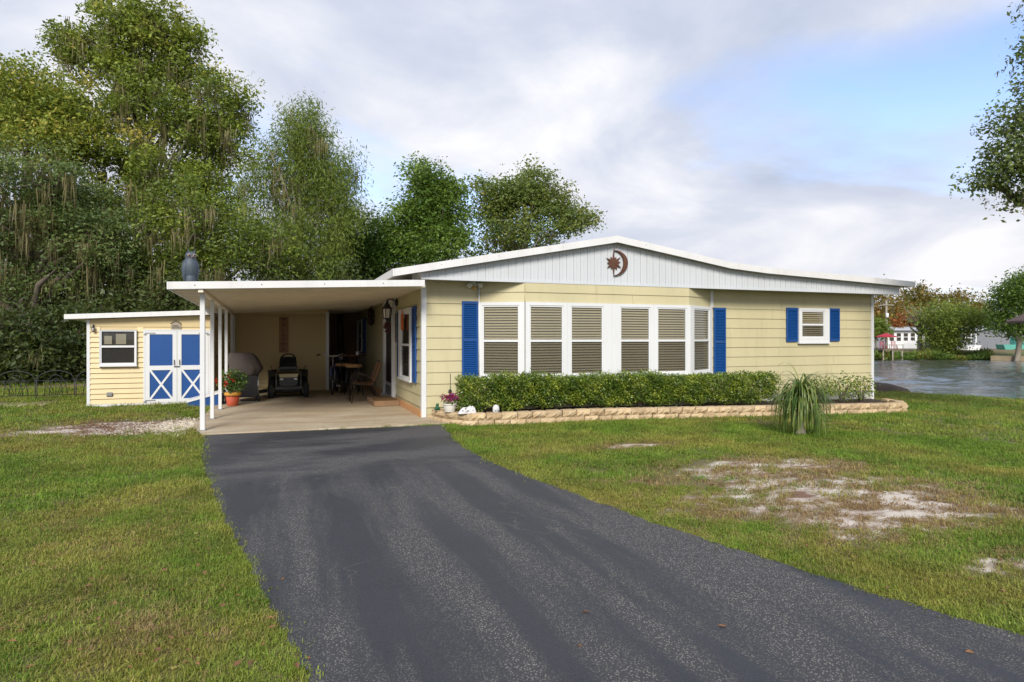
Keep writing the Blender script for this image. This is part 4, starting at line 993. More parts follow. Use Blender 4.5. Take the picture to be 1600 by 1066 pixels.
# orange felt bag on the window
p0 = PXW(636, 491, XW); p1 = PXW(636, 516, XW); m = MB(); y = p0.y; x = XW-.10
m.loft([[(x-.012, y-.10*s, z), (x-.012, y+.10*s, z), (x+.012, y+.10*s, z), (x+.012, y-.10*s, z)] for z, s in ((p1.z, .6), (p1.z+.06, 1.0), ((p0.z+p1.z)/2, 1.05), (p0.z-.02, .9), (p0.z, .8))], True, False)
m.tube([(x, y-.06, p0.z-.01), (x, y, p0.z+.09), (x, y+.06, p0.z-.01)], .006, 5)
m.thing('hanging_bag', 'orange', (x, y, p1.z), 'orange hanging decoration in front of the shuttered side window', 'decoration')
# vertical welcome board on the back wall, built letter by letter
b0 = PY(436, 551, YBACK); b1 = PY(450.5, 496, YBACK); ym = YBACK-.030
ws = empty('welcome_sign', ((b0.x+b1.x)/2, ym, b0.z), 'tall brown wooden WELCOME sign on the yellow carport back wall', 'sign')
m = MB(); m.bbox(b0.x, b1.x, ym-.022, ym, b0.z, b1.z, .004); recalc(m.build('board', 'sign_wood', ws))
m = MB(); xm = (b0.x+b1.x)/2; m.tube([(xm-.09, ym-.01, b1.z-.01), (xm, ym-.006, b1.z+.09), (xm+.09, ym-.01, b1.z-.01)], .005, 5); m.build('cord', 'bark', ws)
hh = (b1.z-b0.z)/7.15
for k, ch in enumerate('WELCOME'):
    cu = bpy.data.curves.new('letter', 'FONT'); cu.body = ch; cu.align_x = 'CENTER'; cu.size = hh*1.02; cu.extrude = .004; cu.resolution_u = 3
    tmp = bpy.data.objects.new('letter', cu); COL.objects.link(tmp)
    me = bpy.data.meshes.new_from_object(tmp.evaluated_get(bpy.context.evaluated_depsgraph_get())); COL.objects.unlink(tmp); bpy.data.objects.remove(tmp)
    o = link('letter', me, ws, 'letter_black'); o.rotation_euler = (math.pi/2, 0, 0); o.location = (0, -.027, b1.z-b0.z-hh*(k+1)+hh*.17)
# shed lamp and plaque
p = PY(147, 509, YS); wall_lamp('shed_lamp', (p.x, YS-.018, p.z), (0, -1, 0), .42, 'small black lantern lamp high on the cream shed wall')
p = PY(275, 508, YS); a = PY(267.5, 514, YS); b = PY(283, 506, YS); t_ = PY(275, 501.5, YS).z; y = YS-.018
pq = empty('shed_plaque', (p.x, y, a.z), 'small house-shaped grey plaque above the blue shed doors', 'plaque')
m = MB(); m.prism([(a.x, a.z), (b.x, a.z), (b.x, b.z), (p.x, t_), (a.x, b.z)], y-.016, y); recalc(m.build('board', 'plaque', pq))
m = MB(); m.tube([(a.x-.01, y-.018, b.z), (p.x, y-.018, t_), (b.x+.01, y-.018, b.z)], .008, 5); m.box(a.x+.02, b.x-.02, y-.018, y-.0165, a.z+.03, a.z+.045); m.box(a.x+.03, b.x-.05, y-.018, y-.0165, a.z+.06, a.z+.075); recalc(m.build('edging', 'iron', pq))
# hose bracket and socket on the shed's side
m = MB(); X = SX1+.026; m.box(X, X+.03, YS+.25, YS+.75, 1.05, 1.075); m.box(X, X+.04, YS+.95, YS+1.1, 1.0, 1.12); m.thing('wall_bracket', 'grey_metal', (X, YS+.5, 1.05), 'grey metal bracket on the shed wall behind the posts', 'bracket')

# ------------------------------------------------------------------ things standing in the carport
FL = .034
p = G(380, 628.5, FL); gx, gy = p.x, p.y+.30
gl_ = empty('grill', (gx, gy, FL), 'black gas grill under a grey-brown fabric cover by the posts', 'grill')
m = MB(); m.bbox(-.18, .30, -.22, .22, .10, .60, .01); recalc(m.build('cart', 'black_metal', gl_, local=True))
for s in (-1, 1):
    m = MB(); m.tube([(s*.31, -.20, .10), (s*.31, -.20, .55)], .014, 6); m.build('leg', 'grey_metal', gl_, local=True)
    m = MB(); m.lathe((s*.33-.02, -.20, .08), [(.03, 0), (.08, .004), (.082, .03), (.03, .036)], 16, 'x'); m.build('wheel', 'rubber', gl_, local=True)
    m = MB(); m.box(s*.26-.03, s*.26+.03, .14, .22, 0, .10); recalc(m.build('foot', 'black_metal', gl_, local=True))
def cring(z, hw, hd, ph, shx=0.0, wr=.018):
    out = []
    for k in range(40):
        a = 2*math.pi*k/40; c_, s_ = math.cos(a), math.sin(a); pw = .55
        w = 1+wr*math.sin(9*a+ph)+wr*.8*math.sin(15*a+ph*2)
        out.append((shx+math.copysign(abs(c_)**pw, c_)*hw*w, math.copysign(abs(s_)**pw, s_)*hd*w, z))
    return out
m = MB(); m.loft([cring(.57, .19, .19, 0, .02, .08), cring(.61, .27, .24, .3, .03, .06), cring(.66, .31, .26, .6, .03, .05), cring(.74, .355, .28, 1.1, .045, .035), cring(.80, .345, .28, 1.5, .04, .03), cring(.92, .33, .26, 1.9, 0, .03), cring(1.02, .305, .23, 2.3, -.03, .028), cring(1.09, .26, .17, 2.6, -.06, .025), cring(1.105, .20, .11, 3, -.08, .01)])
m.build('cover', 'cover_cloth', gl_, local=True)
p = G(362.5, 635, FL)
potted((p.x, p.y+.16, FL), 'orange terracotta pot of red flowering plants at the edge of the carport floor', 'flower pot',
       [(.105, 0), (.11, .01), (.145, .25), (.13, .25)], 'terracotta', [(.146, .215), (.168, .22), (.172, .285), (.15, .29)], 'pot_rim', 620, .32, .52, 'leaf_pot', .075, 'petal_red', 90, 9, .26)

# lawn tractor, nose to the drive
p = G(451, 622.5, FL); mw = empty('lawn_tractor', (p.x, p.y+.45, FL), 'black riding lawn mower parked nose-out against the yellow wall', 'lawn mower')
def rrect(y, hw, z0, z1, b=.05): return [(-hw+b, y, z0), (hw-b, y, z0), (hw, y, z0+b), (hw, y, z1-b), (hw-b, y, z1), (-hw+b, y, z1), (-hw, y, z1-b), (-hw, y, z0+b)]
m = MB(); m.loft([rrect(-.47, .20, .30, .50, .05), rrect(-.43, .255, .26, .57, .06), rrect(-.25, .27, .26, .62, .07), rrect(.05, .27, .26, .665, .07), rrect(.22, .25, .26, .68, .08)]); hood = recalc(m.build('hood', 'mower_body', mw, local=True))
m = MB(); m.loft([[(-.21, -.445, .50), (.21, -.445, .50), (.23, -.40, .575), (-.23, -.40, .575)], [(-.20, -.47, .505), (.20, -.47, .505), (.215, -.425, .585), (-.215, -.425, .585)]], True, False); recalc(m.build('nose_band', 'mower_band', hood, local=True))
m = MB()
for k in range(5): m.box(-.19, .19, -.485, -.462, .315+k*.034, .315+k*.034+.016)
recalc(m.build('grille', 'black_metal', hood, local=True))
for s in (-1, 1):
    m = MB(); m.loft([[(s*.20, -.477, .44), (s*.12, -.481, .44), (s*.12, -.481, .485), (s*.19, -.474, .485)], [(s*.20, -.485, .443), (s*.125, -.488, .443), (s*.125, -.488, .482), (s*.19, -.482, .482)]], True, False); recalc(m.build('headlight', 'lens', hood, local=True))
    m = MB(); m.tube([(s*.28, -.40, .28), (s*.285, -.30, .55), (s*.27, .0, .62)], .012, 6); m.build('side_trim', 'grey_metal', mw, local=True)
    m = MB(); m.lathe((s*.40-.07, -.30, .185), [(.06, 0), (.15, .005), (.185, .03), (.19, .07), (.185, .11), (.15, .135), (.06, .14)], 20, 'x'); wl_ = m.build('wheel', 'rubber', mw, local=True)
    m = MB(); m.lathe((s*.40-.075, -.30, .185), [(.02, 0), (.085, .0), (.085, .15), (.02, .15)], 14, 'x'); m.build('rim', 'mower_band', wl_, local=True)
    m = MB(); m.lathe((s*.37-.11, .62, .25), [(.08, 0), (.20, .01), (.25, .05), (.255, .11), (.25, .17), (.20, .21), (.08, .22)], 22, 'x'); m.build('wheel', 'rubber', mw, local=True)
    m = MB(); m.loft([[(s*.26, .30, .50), (s*.47, .30, .47), (s*.47, .36, .58), (s*.26, .36, .60)], [(s*.26, .55, .62), (s*.48, .55, .60), (s*.48, .55, .64), (s*.26, .55, .66)], [(s*.26, .90, .52), (s*.47, .90, .50), (s*.47, .92, .55), (s*.26, .92, .57)]], True, True); recalc(m.build('fender', 'mower_body', mw, local=True))
    m = MB(); m.tube([(s*.33, .38, .58), (s*.40, .33, .70), (s*.41, .32, .74)], [.008, .008, .016], 6); m.build('lever', 'black_metal', mw, local=True)
m = MB(); m.bbox(-.47, .47, -.08, .42, .10, .20, .03); m.loft([[(-.47, -.02, .12), (-.47, .34, .12), (-.47, .34, .20), (-.47, -.02, .20)], [(-.70, .02, .09), (-.70, .30, .09), (-.70, .30, .15), (-.70, .02, .15)]], True, False); recalc(m.build('cutting_deck', 'black_metal', mw, local=True))
m = MB(); m.box(-.30, .30, -.45, .80, .22, .29); m.bar((0, -.30, .19), (0, -.301, .24), .6, .05); m.tube([(-.34, -.30, .185), (.34, -.30, .185)], .022, 8); recalc(m.build('chassis', 'black_metal', mw, local=True))
m = MB(); m.loft([rrect(.22, .24, .40, .72, .05), rrect(.30, .22, .40, .79, .06), rrect(.36, .19, .40, .80, .06)]); recalc(m.build('dashboard', 'mower_body', mw, local=True))
sw_ = Vector((0, .40, .90)); tl = Matrix.Rotation(math.radians(-55), 3, 'X')
m = MB(); m.tube([sw_+tl @ Vector((math.cos(a)*.18, math.sin(a)*.18, 0)) for a in [2*math.pi*k/24 for k in range(25)]], .017, 8)
for k in range(3): a = math.pi/2+k*2.094; m.tube([sw_, sw_+tl @ Vector((math.cos(a)*.17, math.sin(a)*.17, 0))], .012, 6)
m.tube([(0, .33, .76), sw_], .018, 8); m.build('steering_wheel', 'rubber', mw, local=True)
m = MB(); m.loft([rrect(.46, .17, .56, .64, .03), rrect(.52, .22, .55, .67, .04), rrect(.74, .22, .55, .66, .04)]); m.loft([rrect(.72, .21, .62, .90, .06), rrect(.78, .20, .62, .96, .06), rrect(.82, .17, .63, .93, .05)]); recalc(m.build('seat', 'rubber', mw, local=True))

# bicycle facing the drive
p = G(521, 619, FL); bk = empty('bicycle', (p.x, p.y+.34, FL), 'blue bicycle with chrome handlebars standing by the dark passage', 'bicycle'); bk.rotation_euler = (0, 0, math.radians(-10))
for y, s in ((0, 0), (1.05, 1)):
    m = MB(); m.tube([(0, y+math.cos(a)*.31, .33+math.sin(a)*.31) for a in [2*math.pi*k/32 for k in range(33)]], .022, 8); w_ = m.build('wheel', 'rubber', bk, local=True)
    m = MB()
    for k in range(14): a = 2*math.pi*k/14; m.tube([((-1)**k*.02, y, .33), (0, y+math.cos(a)*.3, .33+math.sin(a)*.3)], .0018, 3, cap=False)
    m.tube([(-.05, y, .33), (.05, y, .33)], .018, 8); m.build('spoke', 'chrome', w_, local=True)
    m = MB(); m.tube([(0, y+math.cos(a)*.355, .33+math.sin(a)*.355) for a in [math.pi*(.1+.75*k/12) for k in range(13)]], .026, 6); m.build('mudguard', 'bike_blue', bk, local=True)
m = MB(); m.tube([(0, .15, .80), (0, .50, .30)], .020, 8); m.tube([(0, .50, .30), (0, .68, .78)], .018, 8); m.tube([(0, .14, .84), (0, .35, .66), (0, .66, .70)], .018, 8)
for s in (-1, 1): m.tube([(s*.02, .5, .30), (s*.055, 1.05, .33), (s*.02, .67, .72)], .010, 6)
m.build('frame', 'bike_blue', bk, local=True)
m = MB()
for s in (-1, 1): m.tube([(s*.05, 0, .33), (s*.055, .06, .60), (s*.03, .12, .74)], .012, 6)
m.tube([(0, .12, .72), (0, .17, .98)], .016, 8); m.build('fork', 'grey_metal', bk, local=True)
m = MB(); m.tube([(-.36, .30, 1.01), (-.24, .16, 1.04), (-.08, .15, .98), (.08, .15, .98), (.24, .16, 1.04), (.36, .30, 1.01)], .012, 8); hb = m.build('handlebar', 'chrome', bk, local=True)
for s in (-1, 1): m = MB(); m.tube([(s*.35, .28, 1.012), (s*.42, .37, 1.0)], .019, 8); m.build('grip', 'rubber', hb, local=True)
m = MB(); m.loft([[(-w, y, .86), (w, y, .86), (w*.8, y, .92), (-w*.8, y, .92)] for y, w in ((.50, .03), (.60, .05), (.74, .11), (.80, .10))], True, True); m.tube([(0, .67, .76), (0, .69, .87)], .014, 6); m.build('saddle', 'rubber', bk, local=True)
m = MB(); m.lathe((-.05, .5, .30), [(.02, 0), (.095, .005), (.095, .012), (.02, .016)], 18, 'x')
for s, a in ((-1, .6), (1, .6+math.pi)): m.tube([(s*.05, .5, .30), (s*.07, .5+math.cos(a)*.17, .30+math.sin(a)*.17)], .010, 6); m.box(s*.12-.05, s*.12+.05, .5+math.cos(a)*.17-.03, .5+math.cos(a)*.17+.03, .29+math.sin(a)*.17, .31+math.sin(a)*.17)
m.tube([(-.05, .52, .28), (-.09, .60, FL-FL)], .008, 5); m.build('crank', 'grey_metal', bk, local=True)

# bar table, two bar stools
tp_ = PD(549, 560, 16.6); tx, ty = tp_.x, tp_.y
bt = empty('bar_table', (tx, ty, FL), 'dark round bar-height table at the back of the carport', 'table')
m = MB(); m.lathe((0, 0, 0), [(.44, .965), (.455, .975), (.455, .985), (.44, .995)], 36); m.build('table_top', 'table_wood', bt, local=True)
for k in range(4):
    a = math.pi/4+k*math.pi/2; m = MB(); m.tube([(math.cos(a)*.30, math.sin(a)*.30, 0), (math.cos(a)*.12, math.sin(a)*.12, .5), (math.cos(a)*.26, math.sin(a)*.26, .966)], .014, 6); m.build('leg', 'black_metal', bt, local=True)
m = MB(); m.tube([(math.cos(a)*.17, math.sin(a)*.17, .35) for a in [2*math.pi*k/20 for k in range(21)]], .009, 6); m.build('ring', 'black_metal', bt, local=True)
def stool(loc, rz, label):
    r = empty('bar_stool', loc, label, 'bar stool', 'bar stools at the round table'); r.rotation_euler = (0, 0, rz)
    m = MB(); m.lathe((0, 0, 0), [(.15, .70), (.205, .71), (.215, .745), (.20, .775), (.10, .785)], 22); m.build('seat_cushion', 'cushion', r, local=True)
    for k in range(4):
        a = math.pi/4+k*math.pi/2; m = MB(); m.tube([(math.cos(a)*.25, math.sin(a)*.25, 0), (math.cos(a)*.17, math.sin(a)*.17, .71)], .012, 6); m.build('leg', 'black_metal', r, local=True)
    m = MB(); m.tube([(math.cos(a)*.225, math.sin(a)*.225, .26) for a in [2*math.pi*k/20 for k in range(21)]], .009, 6); m.build('foot_ring', 'black_metal', r, local=True)
    m = MB(); m.tube([(-.17, .14, .70), (-.19, .20, .90), (-.12, .22, 1.06), (0, .225, 1.10), (.12, .22, 1.06), (.19, .20, .90), (.17, .14, .70)], .011, 6)
    for k in (-1, 0, 1): m.tube([(k*.09, .16, .72), (k*.07, .215, .92), (k*.03, .225, 1.08)], .007, 5)
    m.build('backrest', 'black_metal', r, local=True); return r
q1 = PD(553, 580, 15.75); stool((q1.x, q1.y, FL), math.radians(-75), 'bar stool with tan cushion in front of the round bar table')
q2 = PD(537, 578, 16.5); stool((q2.x, q2.y, FL), math.radians(115), 'bar stool with tan cushion between the bicycle and the bar table')
m = MB(); m.box(tx+.10, tx+.17, ty-.16, ty-.15, FL+.996, FL+1.09); m.hexa([(tx+.10, ty-.15, FL+.996), (tx+.17, ty-.15, FL+.996), (tx+.17, ty-.10, FL+.996), (tx+.10, ty-.10, FL+.996), (tx+.10, ty-.15, FL+1.085), (tx+.17, ty-.15, FL+1.085), (tx+.17, ty-.145, FL+1.085), (tx+.10, ty-.145, FL+1.085)])
recalc(m.thing('table_card', 'stone_white', (tx+.135, ty-.13, FL+.996), 'small pale card stand on the round bar table', 'card'))

# two sling chairs side-on
def sling_chair(loc, label):
    r = empty('patio_chair', loc, label, 'chair', 'brown sling patio chairs by the front door')
    for s in (-1, 1):
        y = s*.245
        m = MB(); m.tube([(-.30, y, 0), (-.235, y, .44), (-.19, y, .60), (-.12, y, .635), (.06, y, .60), (.19, y, .46), (.23, y, .40)], .011, 6); m.build('arm_leg', 'bronze', r, local=True)
        m = MB(); m.tube([(.34, y, 0), (.17, y, .36), (.14, y, .40)], .011, 6); m.build('rear_leg', 'bronze', r, local=True)
        m = MB(); m.tube([(-.24, y*.92, .43), (.0, y*.92, .40), (.17, y*.92, .40), (.24, y*.92, .52), (.36, y*.92, .86), (.375, y*.86, .90)], .011, 6); m.build('side_rail', 'bronze', r, local=True)
    m = MB(); m.tube([(.375, -.21, .90), (.385, 0, .915), (.375, .21, .90)], .011, 6); m.tube([(-.24, -.225, .43), (-.24, .225, .43)], .010, 6); m.build('cross_rail', 'bronze', r, local=True)
    path = [(-.235, .437), (-.1, .412), (.05, .398), (.16, .405), (.215, .46), (.29, .66), (.365, .87)]
    m = MB(); rings = []
    for x, z in path: rings.append([(x-.003, -.218, z-.002), (x-.003, .218, z-.002), (x+.003, .218, z+.004), (x+.003, -.218, z+.004)])
    m.loft(rings, True, True); recalc(m.build('sling', 'sling', r, local=True)); return r
p = G(549.5, 630.7, FL)
for k, lb in enumerate(('brown sling patio chair standing next to the door step', 'brown sling patio chair behind the one by the door step')):
    sling_chair((p.x+.30+.02*k, p.y+.25+.55*k, FL), lb)
# door step with mat
a = G(584.4, 635.8, FL); st_ = empty('door_step', (a.x, a.y, FL), 'low wooden step with a brown mat below the front door', 'step')
m = MB(); m.bbox(a.x, XW-.055, a.y, a.y+1.15, FL, FL+.115, .008); recalc(m.build('platform', 'step_wood', st_))
m = MB(); m.bbox(a.x+.04, XW-.10, a.y+.05, a.y+1.1, FL+.1155, FL+.13, .004); recalc(m.build('mat', 'mat_brown', st_))
# dark stove with a flue in the passage
c = PD(532, 560, 18.9); m = MB(); sv = empty('stove', (c.x, c.y, FL), 'black pot-bellied stove with a flue pipe in the dark passage', 'stove')
m.lathe((0, 0, 0), [(.10, .18), (.19, .25), (.235, .48), (.22, .75), (.14, 1.02), (.11, 1.10)], 18); m.build('belly', 'black_metal', sv, local=True)
m = MB(); m.tube([(0, 0, 1.09), (0, 0, 2.16)], .085, 14); m.build('flue_pipe', 'black_metal', sv, local=True)
m = MB(); m.lathe((0, -.19, .85), [(.03, -.03), (.07, -.03), (.07, .02)], 12, 'y'); m.build('stove_door', 'grey_metal', sv, local=True)
for k in range(3): a_ = k*2.094+.5; m = MB(); m.tube([(math.cos(a_)*.20, math.sin(a_)*.20, 0), (math.cos(a_)*.12, math.sin(a_)*.12, .25)], .016, 6); m.build('leg', 'black_metal', sv, local=True)
# blue ramp in front of the shed doors
a = G(293, 637); rm = empty('ramp', (a.x, a.y, 0), 'blue-sided wooden wedge ramp beside the shed doors', 'ramp')
m = MB(); m.hexa([(a.x, a.y, .0), (a.x+.66, a.y, .0), (a.x+.66, a.y+.6, .0), (a.x, a.y+.6, .0), (a.x, a.y, .10), (a.x+.66, a.y, .29), (a.x+.66, a.y+.6, .29), (a.x, a.y+.6, .10)]); recalc(m.build('side', 'blue', rm))
m = MB(); m.hexa([(a.x-.015, a.y-.015, .103), (a.x+.675, a.y-.015, .293), (a.x+.675, a.y+.615, .293), (a.x-.015, a.y+.615, .103), (a.x-.015, a.y-.015, .15), (a.x+.675, a.y-.015, .34), (a.x+.675, a.y+.615, .34), (a.x-.015, a.y+.615, .15)]); recalc(m.build('deck', 'white', rm))

# owl decoy on the carport roof
p = PY(298, 436, YC+.18); oz = zcl(p.x, YC+.18)+.062; ow = empty('owl_decoy', (p.x, YC+.18, oz), 'grey-blue plastic owl decoy perched on the carport roof edge', 'owl decoy'); ow.rotation_euler = (0, 0, math.radians(18))
m = MB(); m.lathe((0, 0, 0), [(.075, 0), (.08, .01), (.075, .14), (.07, .15)], 14); m.build('perch', 'owl', ow, local=True)
def oring(z, rx, ry, oy): return [(rx*math.cos(2*math.pi*k/18), oy+ry*math.sin(2*math.pi*k/18), z) for k in range(18)]
m = MB(); m.loft([oring(.10, .05, .05, 0), oring(.16, .085, .08, 0), oring(.27, .11, .10, 0), oring(.36, .10, .09, .0), oring(.405, .075, .07, .0), oring(.43, .078, .075, -.005), oring(.475, .078, .075, -.008), oring(.505, .06, .055, -.005), oring(.515, .03, .03, 0)]); body = m.build('body', 'owl', ow, local=True)
for s in (-1, 1):
    m = MB(); m.loft([[(s*(.085+.03*math.sin(t_*3.1)), .03+w*c1-.02*t_, z) if True else 0 for c1 in (-1, -.3, .4, 1)]+[(s*(.06), .03+w*c1, z) for c1 in (1, .4, -.3, -1)] for z, w, t_ in ((.39, .035, 0), (.33, .07, .25), (.24, .075, .5), (.14, .05, .75), (.02, .018, 1))], True, True); recalc(m.build('wing', 'owl', ow, local=True))
    m = MB(); m.loft([[(s*.030-.018, -.055, .50), (s*.030+.018, -.055, .50), (s*.030+.018, -.02, .50), (s*.030-.018, -.02, .50)], [(s*.055, -.05, .55), (s*.055+.004, -.05, .55), (s*.055+.004, -.046, .55), (s*.055, -.046, .55)]], True, False); recalc(m.build('ear_tuft', 'owl', ow, local=True))
    m = MB(); m.lathe((s*.034, -.074, .455), [(.008, -.012), (.028, -.006), (.032, .004)], 12, 'y'); fc = m.build('eye_disc', 'owl_face', ow, local=True)
    m = MB(); m.ball((s*.034, -.086, .455), .012, .006, .012, 8, 5); m.build('eye', 'letter_black', fc, local=True)
m = MB(); m.loft([[(-.010, -.08, .445), (.010, -.08, .445), (.008, -.07, .43), (-.008, -.07, .43)], [(-.002, -.10, .425), (.002, -.10, .425), (.002, -.098, .42), (-.002, -.098, .42)]], True, False); recalc(m.build('beak', 'owl_face', ow, local=True))
m = MB(); m.loft([[(-.05, .06, .14), (.05, .06, .14), (.045, .10, .14), (-.045, .10, .14)], [(-.035, .12, -.005), (.035, .12, -.005), (.03, .14, -.005), (-.03, .14, -.005)]], True, False); recalc(m.build('tail', 'owl', ow, local=True))

# ------------------------------------------------------------------ trees
def tree(name, label, base, ells, nclu, per, leaf, mat, seed, trunk_r=.22, bark='bark', group=None, cr=(.45, .9), up=.25, droop=.15, moss=0, moss_len=(.5, 1.8), lean=(0, 0), flat=.65, limbs=14, aspect=.5, hang=0, fork=.35, trunk_top=None, tmean=.45):
    """ells: [(centre Vector, rx, ry, rz, weight)] crown lobes in world metres; leaves gather in clumps through them"""
    rng = np.random.default_rng(seed); rs = random.Random(seed); base = Vector(base)
    root = empty(name, base, label, 'tree', group); b = np.array(base)
    W = np.array([e[4] for e in ells], float); W /= W.sum()
    pick = rng.choice(len(ells), nclu, p=W)
    q = rng.normal(size=(nclu, 3)); q /= np.linalg.norm(q, axis=1)[:, None]; q *= (rng.random((nclu, 1))**.42)
    C = np.array([tuple(ells[k][0]) for k in pick])+q*np.array([[ells[k][1], ells[k][2], ells[k][3]] for k in pick])
    C = C[C[:, 2] > b[2]+.35]; n = len(C)
    r = rng.uniform(cr[0], cr[1], n)
    k = rng.poisson(per, n).clip(3); idx = np.repeat(np.arange(n), k); N = len(idx)
    o = rng.normal(size=(N, 3)); o[:, 2] *= flat
    ln = np.linalg.norm(o, axis=1)[:, None]; o = o/ln*np.minimum(ln, 1.9)*.62
    P = C[idx]+o*r[idx][:, None]
    if hang: P[:, 2] -= rng.random(N)**1.5*hang
    P[:, 2] = np.maximum(P[:, 2], b[2]+.1)
    ct = rng.normal(0, .17, n); tn = np.clip(tmean+ct[idx]+rng.normal(0, .13, N), 0, 1)
    V, F, T = leaf_cards(P-b, (.45+1.0*rng.random(N)**1.5)*leaf, tn, aspect, up, droop, rng)
    link('crown', fast_mesh('crown', V, F, T), root, mat)
    # trunk and limbs reach for the clumps
    mb = MB(); ctr = Vector(tuple(np.average(C, axis=0)))-base; top = max(c[2] for c in C)-b[2]
    tt = trunk_top or top*.86
    def tpt(t): return Vector((ctr.x*t**1.6*.8+lean[0]*t+.18*math.sin(t*5+seed), ctr.y*t**1.6*.8+lean[1]*t+.18*math.cos(t*4+seed), tt*t))
    pts = [tpt(i/10) for i in range(11)]; pts[0].z = -.2; rad = [trunk_r*(1.25 if i == 0 else 1)*(1-.88*(i/10)) for i in range(11)]
    mb.tube(pts, rad, 8)
    order = list(range(n)); rs.shuffle(order); nodes = []
    for j in order[:limbs]:
        e = Vector(tuple(C[j]))-base; t = min(.9, max(fork*.6, (e.z/tt)*rs.uniform(.45, .8))); s = tpt(t)
        r0 = trunk_r*(1-.88*t)*.55+.012; mid = s.lerp(e, .5)+Vector((rs.uniform(-.3, .3), rs.uniform(-.3, .3), rs.uniform(.0, .5)))
        mb.tube([s, s.lerp(mid, .6), mid, e], [r0, r0*.75, r0*.5, .012], 6); nodes += [(s.lerp(mid, .6), r0*.6), (mid, r0*.45), (mid.lerp(e, .5), r0*.25)]
    for j in order[limbs:limbs+min(n, limbs*7)]:
        e = Vector(tuple(C[j]))-base
        s, r0 = min(nodes, key=lambda q_: (q_[0]-e).length+ (2 if q_[0].z > e.z+.5 else 0)); 
        if (s-e).length > 5: continue
        mb.tube([s, s.lerp(e, .5)+Vector((0, 0, .12)), e], [min(r0, .03), .016, .006], 4)
    mb.build('trunk', bark, root, local=True)
    if moss:
        low = np.argsort(C[:, 2]); sel = rng.integers(0, n, moss)
        A = C[sel]-b+rng.normal(size=(moss, 3))*.4; A[:, 2] -= .15+hang*.6
        A[:, :2] = A[:, :2]*.93
        L = rng.uniform(moss_len[0], moss_len[1], moss)*rng.uniform(.5, 1, moss); L = np.minimum(L, np.maximum(.2, A[:, 2]-.3))
        kk = 24; P = np.repeat(A, kk, 0)+rng.normal(size=(moss*kk, 3))*[.13, .13, .12]; LL_ = np.repeat(L, kk)*rng.uniform(.25, 1, moss*kk)
        V, F, T = strands(P, LL_, rng.uniform(.010, .024, moss*kk), rng, 4, .07, np.clip(np.repeat(rng.random(moss), kk)+rng.normal(0, .1, moss*kk), 0, 1))
        o = link('spanish_moss', fast_mesh('spanish_moss', V, F, T), root, 'moss'); o['kind'] = 'stuff'
    return root
def lobes(dep, L, thick=1.0):
    """crown lobes given as (px, py, half-width px, half-height px, weight) seen at a known depth"""
    out = []
    for i, (px, py, a, c, w) in enumerate(L):
        rx, rz = a*dep/FPX, c*dep/FPX; off = ((i*37) % 7-3)/3*rx*.35*thick
        out.append((PD(px, py, dep+off), rx, max(rx*.8, .8)*thick, rz, w))
    return out
def foot(px, dep): p = PD(px, 527, dep); return (p.x, p.y, gz(p.x, p.y))

# tall mossy tree behind the shed
tree('bald_cypress', 'tallest mossy tree with open olive crown behind the shed', foot(212, 29), lobes(29, [(200, 60, 60, 62, 1.4), (250, 35, 45, 34, .6), (145, 85, 45, 45, .7), (275, 100, 45, 50, .8), (215, 160, 85, 70, 1.6), (320, 175, 70, 62, 1.2), (345, 215, 55, 55, .8), (260, 255, 100, 65, 1.4), (180, 290, 90, 70, 1.2), (320, 300, 70, 60, .9), (240, 370, 110, 60, 1.1), (158, 12, 14, 16, .14), (258, 6, 16, 14, .14), (302, 62, 16, 20, .16), (98, 66, 13, 24, .14), (378, 158, 15, 22, .16), (330, 118, 18, 16, .14), (205, 2, 14, 10, .1)]), 520, 150, .17, 'leaf_olive', 1, .42, 'bark_pale', 'mossy trees behind the shed', (.34, .78), moss=210, moss_len=(.8, 2.6), limbs=46)
tree('maple_tree', 'tree with yellow-tinged crown left of the tallest mossy tree', foot(40, 27), lobes(27, [(50, 150, 60, 45, 1), (100, 170, 50, 45, .9), (10, 190, 60, 60, 1), (-60, 180, 70, 80, 1), (70, 220, 80, 50, 1), (130, 230, 50, 50, .6)]), 250, 160, .16, 'leaf_olive', 2, .3, 'bark', 'mossy trees behind the shed', moss=30, limbs=14, tmean=.6)
tree('live_oak', 'broad dark live oak draped in moss behind the ornamental fence', foot(62, 23), lobes(23, [(40, 300, 95, 75, 1.6), (-50, 330, 90, 90, 1.2), (110, 330, 70, 60, 1), (60, 400, 110, 60, 1.3), (150, 390, 60, 60, .8), (10, 460, 100, 55, 1.0), (110, 460, 70, 50, .7)]), 380, 140, .135, 'leaf_oak', 3, .45, 'bark', 'mossy trees behind the shed', (.35, .7), moss=230, moss_len=(.7, 2.6), limbs=34)
tree('leaning_oak', 'leafy tree hung with moss directly behind the carport roof', foot(300, 25), lobes(25, [(300, 330, 80, 55, 1), (230, 390, 80, 60, 1), (330, 395, 70, 50, 1), (180, 430, 60, 55, .8), (400, 380, 60, 55, .8), (280, 440, 90, 40, .9)]), 230, 150, .145, 'leaf_olive', 4, .28, 'bark_pale', 'mossy trees behind the shed', moss=90, moss_len=(.6, 2.0), limbs=16, tmean=.3)
